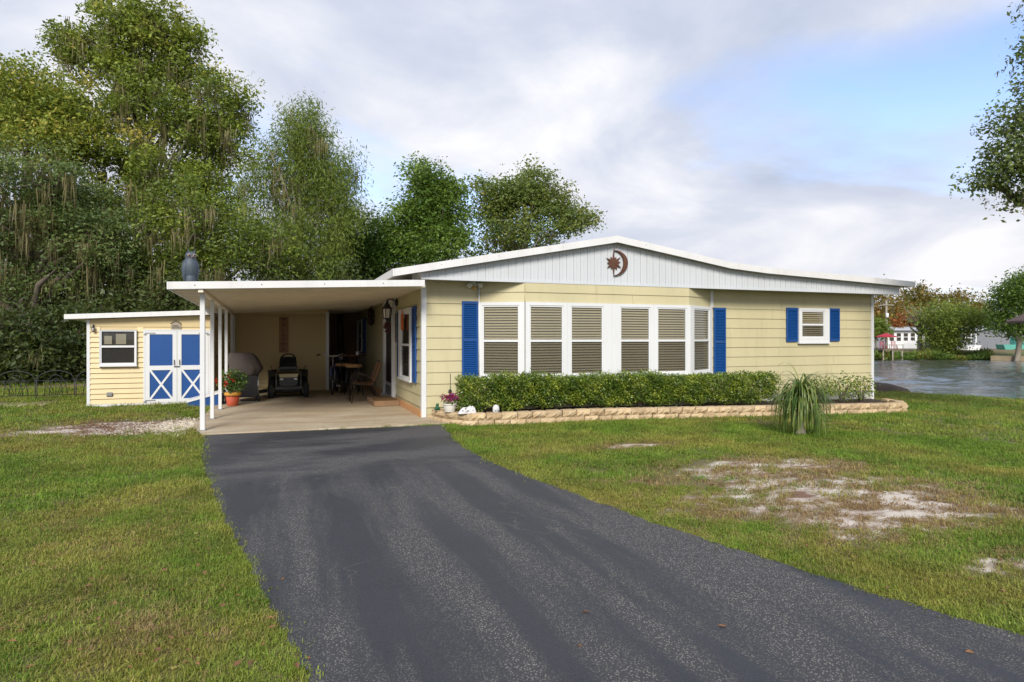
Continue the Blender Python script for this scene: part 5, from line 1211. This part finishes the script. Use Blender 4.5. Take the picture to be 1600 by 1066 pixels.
tree('weeping_willow', 'drooping willow-like tree with fine hanging foliage behind the carport', foot(455, 27), lobes(27, [(478, 205, 30, 50, .7), (430, 230, 50, 45, .8), (500, 260, 52, 45, 1), (440, 300, 70, 60, 1.3), (525, 300, 34, 60, .8), (500, 360, 50, 60, 1), (420, 370, 60, 60, 1), (465, 420, 70, 40, .8), (481, 160, 8, 26, .14), (545, 238, 15, 16, .16), (558, 262, 10, 9, .1), (455, 180, 9, 18, .1)]), 360, 150, .18, 'leaf_willow', 5, .26, 'bark_pale', 'mossy trees behind the shed', (.35, .8), up=.05, droop=1.1, moss=60, moss_len=(.8, 2.0), aspect=.22, hang=1.3, limbs=16)
tree('hedge_tree', 'low dense dark green tree between the willow-like tree and the rounded tree', foot(570, 32), lobes(32, [(565, 370, 45, 48, 1.2), (600, 400, 50, 40, 1), (540, 400, 45, 45, 1), (580, 430, 70, 40, 1)]), 190, 150, .17, 'leaf_green', 6, .2, 'bark', 'trees behind the house roof', limbs=10, tmean=.25)
tree('camphor_tree', 'rounded bright green tree rising behind the left end of the roof', foot(672, 32), lobes(32, [(672, 300, 40, 42, 1.2), (655, 345, 46, 40, 1.1), (700, 350, 40, 50, 1), (640, 385, 45, 35, .8), (690, 400, 60, 40, .9), (661, 264, 12, 14, .12), (712, 290, 14, 16, .12), (626, 330, 12, 14, .1)]), 210, 190, .17, 'leaf_green', 7, .24, 'bark', 'trees behind the house roof', (.4, .85), limbs=14, tmean=.5)
tree('sweetgum_tree', 'wide olive-green tree with open crown behind the roof ridge', foot(815, 34), lobes(34, [(800, 305, 42, 35, 1), (845, 305, 45, 38, 1.1), (770, 330, 38, 40, .9), (880, 340, 38, 32, .8), (820, 355, 70, 38, 1.2), (895, 350, 24, 16, .3), (800, 400, 70, 40, .8), (822, 270, 12, 12, .1), (752, 292, 12, 16, .1), (918, 344, 10, 8, .1)]), 210, 160, .17, 'leaf_mixed', 8, .22, 'bark_pale', 'trees behind the house roof', (.4, .85), limbs=18)
# understorey behind the fence and shed: several dark bushes
ub = [(-60, 20.5, 540, 65, 60), (20, 20, 545, 60, 55), (85, 21, 540, 55, 65), (140, 22, 520, 50, 70), (60, 26, 490, 80, 80), (-30, 25, 480, 70, 80), (190, 24.5, 470, 60, 55), (250, 24, 470, 60, 50), (330, 24, 470, 70, 50), (430, 26, 460, 70, 50), (520, 27, 455, 60, 50)]
und = ['beside the path end', 'in the middle of the ornamental fence', 'by the shed corner end of the fence', 'just behind the shed corner', 'between the oak trunk and the fence', 'at the far end of the fence, in the back row', 'behind the shed window', 'behind the shed doors', 'behind the owl end of the carport', 'behind the middle of the carport', 'behind the house end of the carport']
for i, (px, dep, py, a, c) in enumerate(ub):
    tree('understorey_bush', 'dark evergreen understorey bush '+und[i], foot(px, dep), lobes(dep, [(px, py, a, c, 1), (px+a*.4, py+c*.4, a*.7, c*.6, .6), (px-a*.5, py+c*.35, a*.6, c*.6, .6)]), 95, 75, .17, 'leaf_dark', 200+i, .09, 'bark', 'understorey bushes behind the fence', (.35, .7), moss=14, moss_len=(.5, 1.3), limbs=8)
# far belt of woodland closing the view to the left, one mass
rng = np.random.default_rng(77)
nb = 900; bx_ = rng.uniform(-70, 30, nb); bz_ = rng.random(nb)**.7*9+.2; by_ = 58+rng.normal(0, 2.5, nb)-bx_*.15
C = np.stack([bx_, by_, bz_*(.75+.25*np.sin(bx_*.4))], 1); idx = np.repeat(np.arange(nb), 60); P = C[idx]+rng.normal(size=(len(idx), 3))*[.9, .9, .6]; P[:, 2] = np.maximum(P[:, 2], .05)
V, F, T = leaf_cards(P, rng.uniform(.2, .4, len(P)), np.clip(rng.normal(.4, .2, nb)[idx]+rng.normal(0, .1, len(P)), 0, 1), .6, .2, .1, rng)
o = link('woodland', fast_mesh('woodland', V, F, T), None, 'leaf_oak'); tag(o, 'distant belt of dark woodland behind the yard trees', 'woodland', kind='stuff')
# live oak outside the right edge whose branches reach in
ro = foot(1790, 12.5)
tree('overhanging_oak', 'small-leaved oak whose branches hang over the lawn beside the pond', ro, lobes(11.5, [(1604, 222, 48, 40, .9), (1586, 182, 34, 22, .35), (1578, 268, 34, 26, .5), (1606, 305, 30, 24, .4), (1650, 180, 46, 80, 1), (1620, 62, 16, 42, .2), (1660, 40, 36, 60, .8), (1680, 120, 70, 120, 1.6), (1680, 280, 70, 60, 1), (1790, 60, 130, 110, 2.2), (1790, 230, 120, 90, 1.6), (1760, -80, 150, 90, 1.5)]), 520, 75, .085, 'leaf_oak', 9, .26, 'bark', None, (.16, .36), moss=34, moss_len=(.15, .5), limbs=40, tmean=.55)

# ------------------------------------------------------------------ far shore
SD = 66.0
def far_tree(name, label, px, dep, L, n, per, leaf, mat, seed, **k): return tree(name, label, foot(px, dep), lobes(dep, L), n, per, leaf, mat, seed, k.pop('tr', .25), k.pop('bk', 'bark_pale'), 'trees across the pond', k.pop('cr', (.7, 1.5)), **k)
far_tree('cypress_tree', 'orange-brown autumn tree behind the red umbrella across the pond', 1385, 92, [(1385, 478, 38, 30, 1), (1372, 500, 30, 25, .7), (1410, 495, 30, 28, .7)], 150, 45, .42, 'leaf_orange', 31, limbs=8)
far_tree('cypress_tree', 'orange-topped autumn tree behind the bare pale tree across the pond', 1440, 95, [(1438, 468, 30, 24, 1), (1450, 495, 45, 30, 1), (1420, 490, 28, 26, .7)], 160, 45, .42, 'leaf_orange', 32, limbs=8, tmean=.35)
far_tree('cypress_tree', 'thin orange autumn tree between the bushy tree and the grey house', 1490, 95, [(1490, 470, 22, 18, .8), (1488, 495, 35, 28, 1), (1525, 478, 24, 20, .7), (1535, 500, 34, 26, .9)], 150, 40, .42, 'leaf_orange', 33, limbs=8, tmean=.3)
far_tree('maple_sapling', 'small red-leaved tree beside the white house across the pond', 1405, 84, [(1416, 498, 13, 10, 1), (1398, 507, 9, 8, .6), (1424, 504, 8, 6, .5)], 50, 40, .34, 'leaf_rust', 34, cr=(.4, .9), limbs=5, tr=.12)
far_tree('water_oak', 'pale green rounded tree at the foot of the utility pole', 1370, 76, [(1368, 512, 18, 12, 1), (1376, 520, 12, 9, .7)], 60, 60, .30, 'leaf_willow', 35, cr=(.5, 1.0), limbs=6, tr=.15)
far_tree('bare_tree', 'pale nearly bare branching tree on the far bank', 1440, 68, [(1436, 490, 30, 26, 1), (1425, 485, 20, 20, .6), (1455, 500, 20, 22, .6)], 60, 7, .28, 'leaf_mixed', 36, limbs=40, tr=.30, cr=(.5, 1.1))
far_tree('willow_bush', 'large bushy yellow-green tree on the far bank beside the water', 1487, 66, [(1485, 500, 38, 26, 1.2), (1512, 500, 30, 18, .9), (1468, 525, 22, 20, .9), (1482, 530, 22, 20, .8), (1478, 545, 18, 12, .5), (1536, 500, 20, 12, .5)], 210, 70, .28, 'leaf_willow', 37, limbs=12, tmean=.5)
far_tree('laurel_oak', 'dark green spreading oak beside the brown pavilion roof', 1590, 60, [(1578, 462, 24, 22, 1), (1605, 450, 30, 26, 1.2), (1565, 485, 18, 12, .4), (1590, 512, 30, 12, .9), (1615, 490, 36, 36, 1.2), (1565, 505, 14, 10, .3)], 230, 75, .26, 'leaf_green', 38, limbs=14, tr=.3, tmean=.35, cr=(.6, 1.2))
# reeds along the far bank, one mass
rng = np.random.default_rng(12); n = 9000
pxs = rng.uniform(1330, 1548, n); dp = 62.6+rng.random(n)**1.2*3.2
base_ = np.array([tuple(PD(a, 527, b)) for a, b in zip(pxs, dp)]); base_[:, 2] = np.maximum([gz(x, y) for x, y in base_[:, :2]], WATER_Z)+rng.random(n)*.55*(.5+.5*np.sin(pxs*.07))
V, F, T = leaf_cards(base_, rng.uniform(.25, .55, n), np.clip(rng.random(n)*.7+.3*np.sin(pxs*.11), 0, 1), .25, .2, -1.2, rng)
tag(link('bank_reeds', fast_mesh('bank_reeds', V, F, T), None, 'reed'), 'green and rusty reeds along the far bank', 'reeds', kind='stuff')
def W(px, py, dep): return PD(px, py, dep)
def far_frame(px, dep, z=None):      # origin at a far spot, u to the right, n towards the viewer
    p = PD(px, 527, dep); return frame((p.x, p.y, gz(p.x, p.y) if z is None else z), (CS, -SN, 0), (-SN, -CS, 0)), Vector((p.x, p.y, gz(p.x, p.y) if z is None else z))
S = lambda px, dep: px*dep/FPX
# white mobile home with lattice
f, o = far_frame(1410, 82); h_ = empty('mobile_home', o, 'long white mobile home with pale metal roof across the pond', 'house')
wd = S(26, 82)
m = MB(f); m.box(-wd, wd, -3.5, 0, 0, 2.35); recalc(m.build('wall', 'far_white', h_))
m = MB(f); m.loft([[(-wd-.3, .5, 2.36), (-wd-.3, -1.7, 2.9), (-wd-.3, -3.9, 2.36)], [(wd+.3, .5, 2.36), (wd+.3, -1.7, 2.9), (wd+.3, -3.9, 2.36)]], True, False); recalc(m.build('roof', 'far_roof', h_))
for k in range(5):
    m = MB(f); x = -wd+.5+k*wd*.42; m.box(x, x+.55, .002, .03, 1.0, 2.0); wi = recalc(m.build('window', 'room_shade', h_))
    m = MB(f); m.box(x-.06, x, .002, .05, .95, 2.05); m.box(x+.55, x+.61, .002, .05, .95, 2.05); m.box(x, x+.55, .032, .05, 1.46, 1.54); recalc(m.build('frame', 'far_white', wi))
m = MB(f)
for k in range(9): x = -.1+k*.24; m.bar((x, .52, .1), (x+.5, .52, 1.1), .03); m.bar((x+.5, .55, .1), (x, .55, 1.1), .03)
m.build('lattice', 'far_white', h_)
# grey house
f, o = far_frame(1545, 80); h_ = empty('grey_house', o, 'grey house with white trim and low gable behind the seawall', 'house')
m = MB(f); m.loft([[(-3.6, y, 0), (4.6, y, 0), (4.6, y, 2.0), (2.6, y, 2.95), (-1.6, y, 2.25), (-3.6, y, 2.15)] for y in (0, -7)], True, False); recalc(m.build('wall', 'far_grey', h_))
m = MB(f); m.loft([[(-4.0, y, 2.16), (-1.6, y, 2.28), (2.6, y, 2.98), (4.9, y, 2.02), (4.9, y, 2.14), (2.6, y, 3.14), (-1.6, y, 2.42), (-4.0, y, 2.28)] for y in (.4, -7.4)], True, False); recalc(m.build('roof', 'far_roof', h_))
m = MB(f); m.box(-3.0, -2.35, .002, .04, .9, 1.9); wi = recalc(m.build('window', 'room_shade', h_))
m = MB(f); m.box(-3.1, -3.0, .002, .07, .8, 2.0); m.box(-2.35, -2.25, .002, .07, .8, 2.0); m.box(-3.0, -2.35, .05, .07, 1.36, 1.46); recalc(m.build('frame', 'far_white', wi))
m = MB(f); m.box(-1.75, -1.6, .002, .06, 0, 2.2); recalc(m.build('corner_trim', 'far_white', h_))
f, o = far_frame(1508, 72); m = MB(f); m.loft([[(-1.5, 0, 0), (1.6, 0, 0), (1.9, 0, .55), (-1.7, 0, .55)], [(-1.5, -1.3, 0), (1.6, -1.3, 0), (1.9, -1.3, .55), (-1.7, -1.3, .55)]], True, False); m.box(-1.2, .2, -1.1, -.2, .552, .95); recalc(m.thing('moored_boat', 'far_white', o, 'white boat hull on the bank in front of the grey house', 'boat'))
f, o = far_frame(1592, 74); m = MB(f); m.loft([[(-1.6, 0, 0), (1.7, 0, 0), (2.1, 0, .6), (-1.8, 0, .6)], [(-1.6, -1.3, 0), (1.7, -1.3, 0), (2.1, -1.3, .6), (-1.8, -1.3, .6)]], True, False); m.box(-.2, 1.2, -1.1, -.2, .602, 1.5); recalc(m.thing('covered_boat', 'boat_teal', o, 'teal covered boat on the bank by the dark green oak', 'boat'))
# utility pole
f, o = far_frame(1385, 80); up_ = empty('utility_pole', o, 'grey wooden utility pole with transformer across the pond', 'utility pole')
m = MB(f); m.tube([(0, 0, -.3), (0, 0, 6.2)], [.17, .11], 8); m.build('pole', 'pole_wood', up_)
m = MB(f); m.lathe(f((-.05, .22, 4.3)) if False else (-.05, .25, 4.0), [(.16, 0), (.18, .03), (.18, .5), (.14, .55)], 10); m.build('transformer', 'far_white', up_)
m = MB(f); m.bar((-.9, .14, 5.6), (.9, .14, 5.6), .10); m.build('crossarm', 'pole_wood', up_)
# dock with red umbrella
f, o = far_frame(1391, 63.0, WATER_Z); dk = empty('dock', o, 'small grey wooden dock standing in the far water', 'dock')
m = MB(f); m.box(-1.05, 1.05, -2.2, .5, .95, 1.05); recalc(m.build('deck', 'dock_wood', dk))
for x in (-.95, 0, .95):
    for y in (.4, -1.4): m = MB(f); m.tube([(x, y, -.9), (x, y, .949)], .07, 6); m.build('pile', 'pole_wood', dk)
m = MB(f)
for x in (-1.0, -.35, .35, 1.0): m.tube([(x, .45, 1.051), (x, .45, 1.55)], .03, 5)
m.bar((-1.05, .45, 1.5), (1.05, .45, 1.5), .05); m.build('railing', 'dock_wood', dk)
um = empty('umbrella', f((0.0, -.7, 1.05)), 'open red patio umbrella on the far dock', 'umbrella')
m = MB(f); rr_ = 1.02; zt = 2.72
ap = (0, -.7, zt); i = m.pts([ap]+[(rr_*math.cos(math.pi/4*k), -.7+rr_*math.sin(math.pi/4*k), zt-.36-(0.03 if k % 2 else 0)) for k in range(8)]+[(0, -.7, zt-.05)]+[(rr_*math.cos(math.pi/4*k), -.7+rr_*math.sin(math.pi/4*k), zt-.44) for k in range(8)])
for k in range(8): a, b = (i+1+k, i+1+(k+1) % 8); m.face((i, a, b)); m.face((a, a+9, b+9, b)); m.face((i+9, b+9, a+9))
m.build('canopy', 'umbrella_red', um)
m = MB(f); m.tube([(0, -.7, 1.05), (0, -.7, zt)], .025, 6); m.build('pole', 'far_white', um)
for k, (x, lb) in enumerate(((-.6, 'red chair under the far umbrella, on the pale green tree side'), (.55, 'red chair under the far umbrella, on the bare tree side'))):
    m = MB(f); m.box(x-.2, x+.2, -.4, .0, 1.36, 1.40)
    for j in range(4): m.box(x-.2, x+.2, -.44, -.42, 1.45+j*.11, 1.50+j*.11)
    for sx_ in (-.19, .19):
        m.box(x+sx_-.02, x+sx_+.02, -.44, -.40, 1.051, 1.90); m.box(x+sx_-.02, x+sx_+.02, -.02, .02, 1.051, 1.359)
    recalc(m.thing('deck_chair', 'umbrella_red', f((x, -.2, 1.05)), lb, 'chair', 'red chairs on the far dock'))
# seawall and mown bank at the right
a = PD(1548, 527, 61.8); b = PD(1760, 527, 55); sw2 = MB(); dirn = (b-a).normalized(); nrm = Vector((-dirn.y, dirn.x, 0))
for k in range(1): 
    A, B = Vector((a.x, a.y, 0)), Vector((b.x, b.y, 0)); sw2.hexa([A+Vector((0, 0, -1.5)), B+Vector((0, 0, -1.5)), B+nrm*.5+Vector((0, 0, -1.5)), A+nrm*.5+Vector((0, 0, -1.5)), A+Vector((0, 0, -.33)), B+Vector((0, 0, -.33)), B+nrm*.5+Vector((0, 0, -.33)), A+nrm*.5+Vector((0, 0, -.33))])
sw2.thing('seawall', 'seawall', A, 'low weathered tan seawall at the edge of the far lawn', 'wall')
fl_ = MB(); C1, C2 = A+nrm*.45, B+nrm*.45; i = fl_.pts([C1+Vector((0, 0, -.36)), C2+Vector((0, 0, -.36)), C2+nrm*16+Vector((0, 0, .12)), C1+nrm*16+Vector((0, 0, .12))]); fl_.face((i, i+1, i+2, i+3))
t = NT('mown_far'); t.color(t.mix(t.noise(t.pos(), .5, 5), (0.075, 0.105, 0.02), (0.14, 0.15, 0.035))); t.rough(1.0)
tag(fl_.build('far_lawn', 'mown_far'), 'mown lawn behind the seawall', kind='structure')
# brown pavilion roof at the right edge
f, o = far_frame(1758, 46, -.78); pv = empty('pavilion', o, 'brown hip-roofed pavilion on posts over the pond', 'pavilion')
hw = S(104, 46); ez = 3.42
m = MB(f); m.loft([[(-hw, hw, ez+.16), (hw, hw, ez+.16), (hw, -hw, ez+.16), (-hw, -hw, ez+.16)], [(-.3, .3, ez+hw*.72), (.3, .3, ez+hw*.72), (.3, -.3, ez+hw*.72), (-.3, -.3, ez+hw*.72)]], True, False); recalc(m.build('roof', 'brown_roof', pv))
m = MB(f); m.box(-hw-.05, hw+.05, -hw-.05, hw+.05, ez, ez+.155); recalc(m.build('eave', 'brown_roof', pv))
m = MB(f); m.box(-hw-.08, hw+.08, hw+.052, hw+.09, ez+.06, ez+.16); recalc(m.build('eave_trim', 'far_white', pv))
for x in (-hw+2.0, hw-2.0):
    for y in (-hw+2.0, hw-2.0): m = MB(f); m.box(x-.09, x+.09, y-.09, y+.09, -.9, ez-.001); recalc(m.build('post', 'dock_wood', pv))
# mound of dark earth at the near bank
p = GT(1384, 613); md = MB(); q = Vector((p.x+.3, p.y+.6, gz(p.x, p.y)-.1)); rr2 = random.Random(2)
md.loft([[(q.x+math.cos(a)*1.15*r_*rr2.uniform(.85, 1.15), q.y+math.sin(a)*.7*r_*rr2.uniform(.85, 1.15), q.z+z_) for a in [2*math.pi*k/18 for k in range(18)]] for r_, z_ in ((1.1, 0), (.95, .14), (.7, .26), (.4, .33), (.1, .36))])
md.thing('earth_mound', 'mound', q, 'low dark brown mound of earth on the near bank', 'mound')

# ------------------------------------------------------------------ ornamental garden fence at the left
FY = YS+2.3; fz = 0.0
x_r = SX0-.03; pw_ = .80
lbl = ['black arched garden fence panel joined to the shed', 'black arched garden fence panel next to the shed panel', 'black arched garden fence panel third from the shed', 'black arched garden fence panel fourth from the shed', 'black arched garden fence panel farthest from the shed']
for k in range(5):
    x1 = x_r-k*pw_; x0 = x1-pw_+.01; cxm = (x0+x1)/2; fp = empty('fence_panel', (cxm, FY, 0), lbl[k], 'fence', 'arched garden fence panels')
    hgt = .50
    for x in (x0+.012, x1-.012): m = MB(); m.tube([(x, FY, -.15), (x, FY, hgt)], .011, 6); m.build('upright', 'iron', fp)
    m = MB(); m.tube([(x0+.012, FY, .10), (x1-.012, FY, .10)], .009, 5); m.tube([(x0+.012, FY, hgt-.05), (x1-.012, FY, hgt-.05)], .009, 5); m.build('rail', 'iron', fp)
    m = MB(); rx = pw_/2-.02
    m.tube([(cxm+math.cos(a)*rx, FY, hgt-.05+math.sin(a)*.24) for a in [math.pi*j/16 for j in range(17)]], .010, 5); m.build('arch', 'iron', fp)
    for s in (.35, .62):
        m = MB(); m.tube([(cxm+math.cos(a)*rx*s, FY, .10+math.sin(a)*(hgt+.06)*(.5+s*.6)) for a in [math.pi*j/14 for j in range(15)]], .008, 5); m.build('scroll', 'iron', fp)
    m = MB()
    for j in range(-2, 3): m.tube([(cxm+j*.03, FY, .10), (cxm+j*.13, FY, hgt-.05)], .007, 5)
    m.build('bar', 'iron', fp)

# ------------------------------------------------------------------ grass: tufts on scattered points
def inpoly(x, y, P):
    c = np.zeros(len(x), bool); n = len(P)
    for i in range(n):
        x0, y0 = P[i]; x1, y1 = P[i-1]
        cr_ = ((y0 > y) != (y1 > y)) & (x < (x1-x0)*(y-y0)/((y1-y0) if y1 != y0 else 1e-9)+x0); c ^= cr_
    return c
rng = np.random.default_rng(99)
src = bpy.data.collections.new('grass_tufts')
def tuft(i, nb, L, w, spread, lie, broad=False):
    r = np.random.default_rng(500+i); V, F, T = [], [], []
    for k in range(nb):
        a = r.uniform(0, 6.28); o = r.normal(size=2)*spread; ln = L*r.uniform(.5, 1.15); ww = w*r.uniform(.7, 1.3); le = min(1.4, abs(r.normal(lie, .35))); sd = np.array([-math.sin(a), math.cos(a), 0])
        d1 = np.array([math.cos(a)*math.sin(le*.6), math.sin(a)*math.sin(le*.6), math.cos(le*.6)]); d2 = np.array([math.cos(a)*math.sin(min(1.75, le*1.5)), math.sin(a)*math.sin(min(1.75, le*1.5)), math.cos(min(1.75, le*1.5))])
        p0 = np.array([o[0], o[1], -.006]); p1 = p0+d1*ln*.5; p2 = p1+d2*ln*.5; b = len(V)
        wm = ww*(1.3 if broad else .85)
        V += [p0-sd*ww*.6, p0+sd*ww*.6, p1-sd*wm, p1+sd*wm, p2]; F += [(b, b+1, b+3), (b, b+3, b+2), (b+2, b+3, b+4)]; T += [r.random()]*5
    me = fast_mesh('tuft', np.array(V), np.array(F), T); me.materials.append(M['grass_blade']); o = bpy.data.objects.new('tuft_%02d' % i, me); src.objects.link(o)
for i, a in enumerate([(26, .050, .0024, .038, .95), (26, .042, .0028, .042, 1.1), (22, .062, .0026, .034, .8), (22, .038, .0042, .042, 1.2), (15, .026, .0075, .040, 1.2, True), (16, .080, .0024, .028, .7)]): tuft(i, *a)
def scatter(n, rmin, rmax, x0, x1, y0, y1, smin, smax):
    x = rng.uniform(x0, x1, n); y = rng.uniform(y0, y1, n); d = np.hypot(x, y); k = (d >= rmin) & (d < rmax)
    # only the half-plane the lens can plausibly see, with a wide margin
    k &= (SN*x+CS*y > -.2) & (np.abs(CS*x-SN*y) < 1.35*(SN*x+CS*y)+2.0)
    x, y = x[k], y[k]; return x, y, rng.uniform(smin, smax, len(x))
parts = [scatter(200000, 0, 6.5, -6, 9, -1, 7, .55, .95), scatter(190000, 6.5, 12, -12, 15, 0, 12, .8, 1.3), scatter(90000, 12, 24, -22, 22, 4, 22, 1.3, 2.0), scatter(30000, 24, 40, -25, 22, 10, 40, 2.0, 3.2)]
gx_ = np.concatenate([p[0] for p in parts]); gy_ = np.concatenate([p[1] for p in parts]); gs_ = np.concatenate([p[2] for p in parts])
bad = inpoly(gx_, gy_, DRIVE) | inpoly(gx_, gy_, SLAB) | inpoly(gx_, gy_, BPATH+[(XR, YEND), (XW, YEND)])
bad |= (gx_ > SX0-.02) & (gx_ < RX1) & (gy_ > YS-.03) & (gy_ < YBACK+3.4)
shr = np.array([max(13.0, shore(v)) for v in gy_]); bad |= gx_ > shr+.6
A0, A1 = G(-60, 634), G(72, 633); bad |= (gx_ < A1.x) & (gy_ > A0.y-.25+(gx_-A0.x)*0) & (gy_ < A0.y+.45)
dry = rng.normal(0, .2, len(gx_))
def hashn(x, y, s, f):
    return np.sin(x*f*1.3+s)*np.cos(y*f*1.7+s*2.1)+.6*np.sin((x+y)*f*2.9+s*1.7)+.5*np.cos((x*1.3-y)*f*4.7+s)+.4*np.sin(x*f*9.1-y*f*7.3+s*3)
prob = rng.random(len(gx_))
for c, rx, ry in SAND+[(GRAVEL[0], GRAVEL[1], GRAVEL[2])]:
    e = np.hypot((gx_-c.x)/rx, (gy_-c.y)/ry); edge = e+.24*hashn(gx_, gy_*1.7, c.x, 1.9)+.10*hashn(gx_, gy_, c.y, 6.0)
    bad |= (edge < .80) & (prob > (.14 if c is not GRAVEL[0] else .03)+.72*(hashn(gx_, gy_*1.9, 4.2, 2.6) > -.05)*(c is not GRAVEL[0]))
    bad |= (edge >= .80) & (edge < 1.2) & (prob > .62)
    dry += np.clip(1.6-edge, 0, .8)*.5
for (px, py, rx, ry, am) in ((300, 985, .7, .5, .45), (215, 850, .9, .7, .25), (960, 700, 1.3, .35, .4), (1150, 730, 2.2, .7, .3), (1390, 800, 1.6, .8, .25), (60, 700, 1.5, .5, .2), (150, 800, 1.8, 1.0, .18), (190, 950, .8, .5, .2)):
    c = G(px, py); dry += am*np.exp(-(((gx_-c.x)/rx)**2+((gy_-c.y)/ry)**2))
# greener and fuller along the drive and toward the pond
gd = G(1500, 660); dry -= .22*np.exp(-(((gx_-gd.x)/6)**2+((gy_-gd.y)/2.5)**2)); gd = G(400, 900); dry -= .25*np.exp(-(((gx_-gd.x)/.6)**2+((gy_-gd.y)/2.2)**2))
thin = .06+.08*hashn(gx_, gy_, 1.0, .9)+.25*np.clip(dry, 0, 1); bad |= prob < thin
ok = ~bad; gx_, gy_, gs_, dry = gx_[ok], gy_[ok], gs_[ok], np.clip(dry[ok], 0, 1); n = len(gx_)
zz = np.array([gz(a, b) for a, b in zip(gx_, gy_)])
me = bpy.data.meshes.new('lawn_grass'); me.vertices.add(n); me.vertices.foreach_set('co', np.stack([gx_, gy_, zz], 1).astype(np.float32).ravel())
def addattr(nm, ty, dat, key='value'): a = me.attributes.new(nm, ty, 'POINT'); a.data.foreach_set(key, dat)
addattr('rot', 'FLOAT_VECTOR', np.stack([rng.normal(0, .12, n), rng.normal(0, .12, n), rng.uniform(0, 6.28, n)], 1).astype(np.float32).ravel(), 'vector')
addattr('scl', 'FLOAT', gs_.astype(np.float32)); addattr('dry', 'FLOAT', dry.astype(np.float32))
pk = rng.choice(6, n, p=[.26, .24, .16, .18, .12, .04]); addattr('pick', 'INT', pk.astype(np.int32))
lg = link('lawn_grass', me, None, 'grass_blade'); tag(lg, 'short patchy green and yellow lawn grass', 'grass', kind='stuff')
ng = bpy.data.node_groups.new('grass_scatter', 'GeometryNodeTree')
ng.interface.new_socket('Geometry', in_out='INPUT', socket_type='NodeSocketGeometry'); ng.interface.new_socket('Geometry', in_out='OUTPUT', socket_type='NodeSocketGeometry')
gi = ng.nodes.new('NodeGroupInput'); go = ng.nodes.new('NodeGroupOutput'); iop = ng.nodes.new('GeometryNodeInstanceOnPoints'); ci = ng.nodes.new('GeometryNodeCollectionInfo')
ci.inputs['Collection'].default_value = src; ci.inputs['Separate Children'].default_value = True; ci.inputs['Reset Children'].default_value = True
def named(nm, ty): a = ng.nodes.new('GeometryNodeInputNamedAttribute'); a.data_type = ty; a.inputs['Name'].default_value = nm; return a.outputs[0]
ng.links.new(gi.outputs[0], iop.inputs['Points']); ng.links.new(ci.outputs[0], iop.inputs['Instance']); iop.inputs['Pick Instance'].default_value = True
ng.links.new(named('pick', 'INT'), iop.inputs['Instance Index']); ng.links.new(named('rot', 'FLOAT_VECTOR'), iop.inputs['Rotation']); ng.links.new(named('scl', 'FLOAT'), iop.inputs['Scale'])
ng.links.new(iop.outputs[0], go.inputs[0])
md_ = lg.modifiers.new('scatter', 'NODES'); md_.node_group = ng
# fallen leaves and twigs on the drive edge and lawn
fl = MB(); rl = random.Random(6)
for _ in range(260):
    px, py = rl.uniform(0, 1600), rl.uniform(690, 1060); p = GT(px, py)
    on = inpoly(np.array([p.x]), np.array([p.y]), DRIVE)[0]
    if on and rl.random() < .93: continue
    s = rl.uniform(.012, .03); a = rl.uniform(0, 6.28); z = gz(p.x, p.y)+(.018 if on else .045)
    c_, s_ = math.cos(a), math.sin(a); i = fl.pts([(p.x-c_*s, p.y-s_*s, z), (p.x-s_*s*.45, p.y+c_*s*.45, z+rl.uniform(.002, .012)), (p.x+c_*s, p.y+s_*s, z+rl.uniform(0, .008)), (p.x+s_*s*.45, p.y-c_*s*.45, z+rl.uniform(.002, .012))]); fl.face((i, i+1, i+2)); fl.face((i, i+2, i+3))
for _ in range(2200):                              # leaf litter on the bare ground by the shed
    q = G(rl.gauss(165, 42), rl.gauss(667, 9)); s = rl.uniform(.010, .026); a = rl.uniform(0, 6.28); z = .006+rl.random()*.012
    if q.x > XP-.4 or q.y > YS-.3: continue
    c_, s_ = math.cos(a), math.sin(a); i = fl.pts([(q.x-c_*s, q.y-s_*s, z), (q.x-s_*s*.45, q.y+c_*s*.45, z+rl.uniform(.002, .010)), (q.x+c_*s, q.y+s_*s, z+rl.uniform(0, .008)), (q.x+s_*s*.45, q.y-c_*s*.45, z+rl.uniform(.002, .010))]); fl.face((i, i+1, i+2)); fl.face((i, i+2, i+3))
paint('dead_leaf', (0.20, 0.095, 0.040), 0.8, 0.4, (0.10, 0.05, 0.02), 0.5, 9, 0, streak=False)
tag(fl.build('fallen_leaves', 'dead_leaf'), 'scattered brown fallen leaves on lawn and drive', 'leaves', kind='stuff')
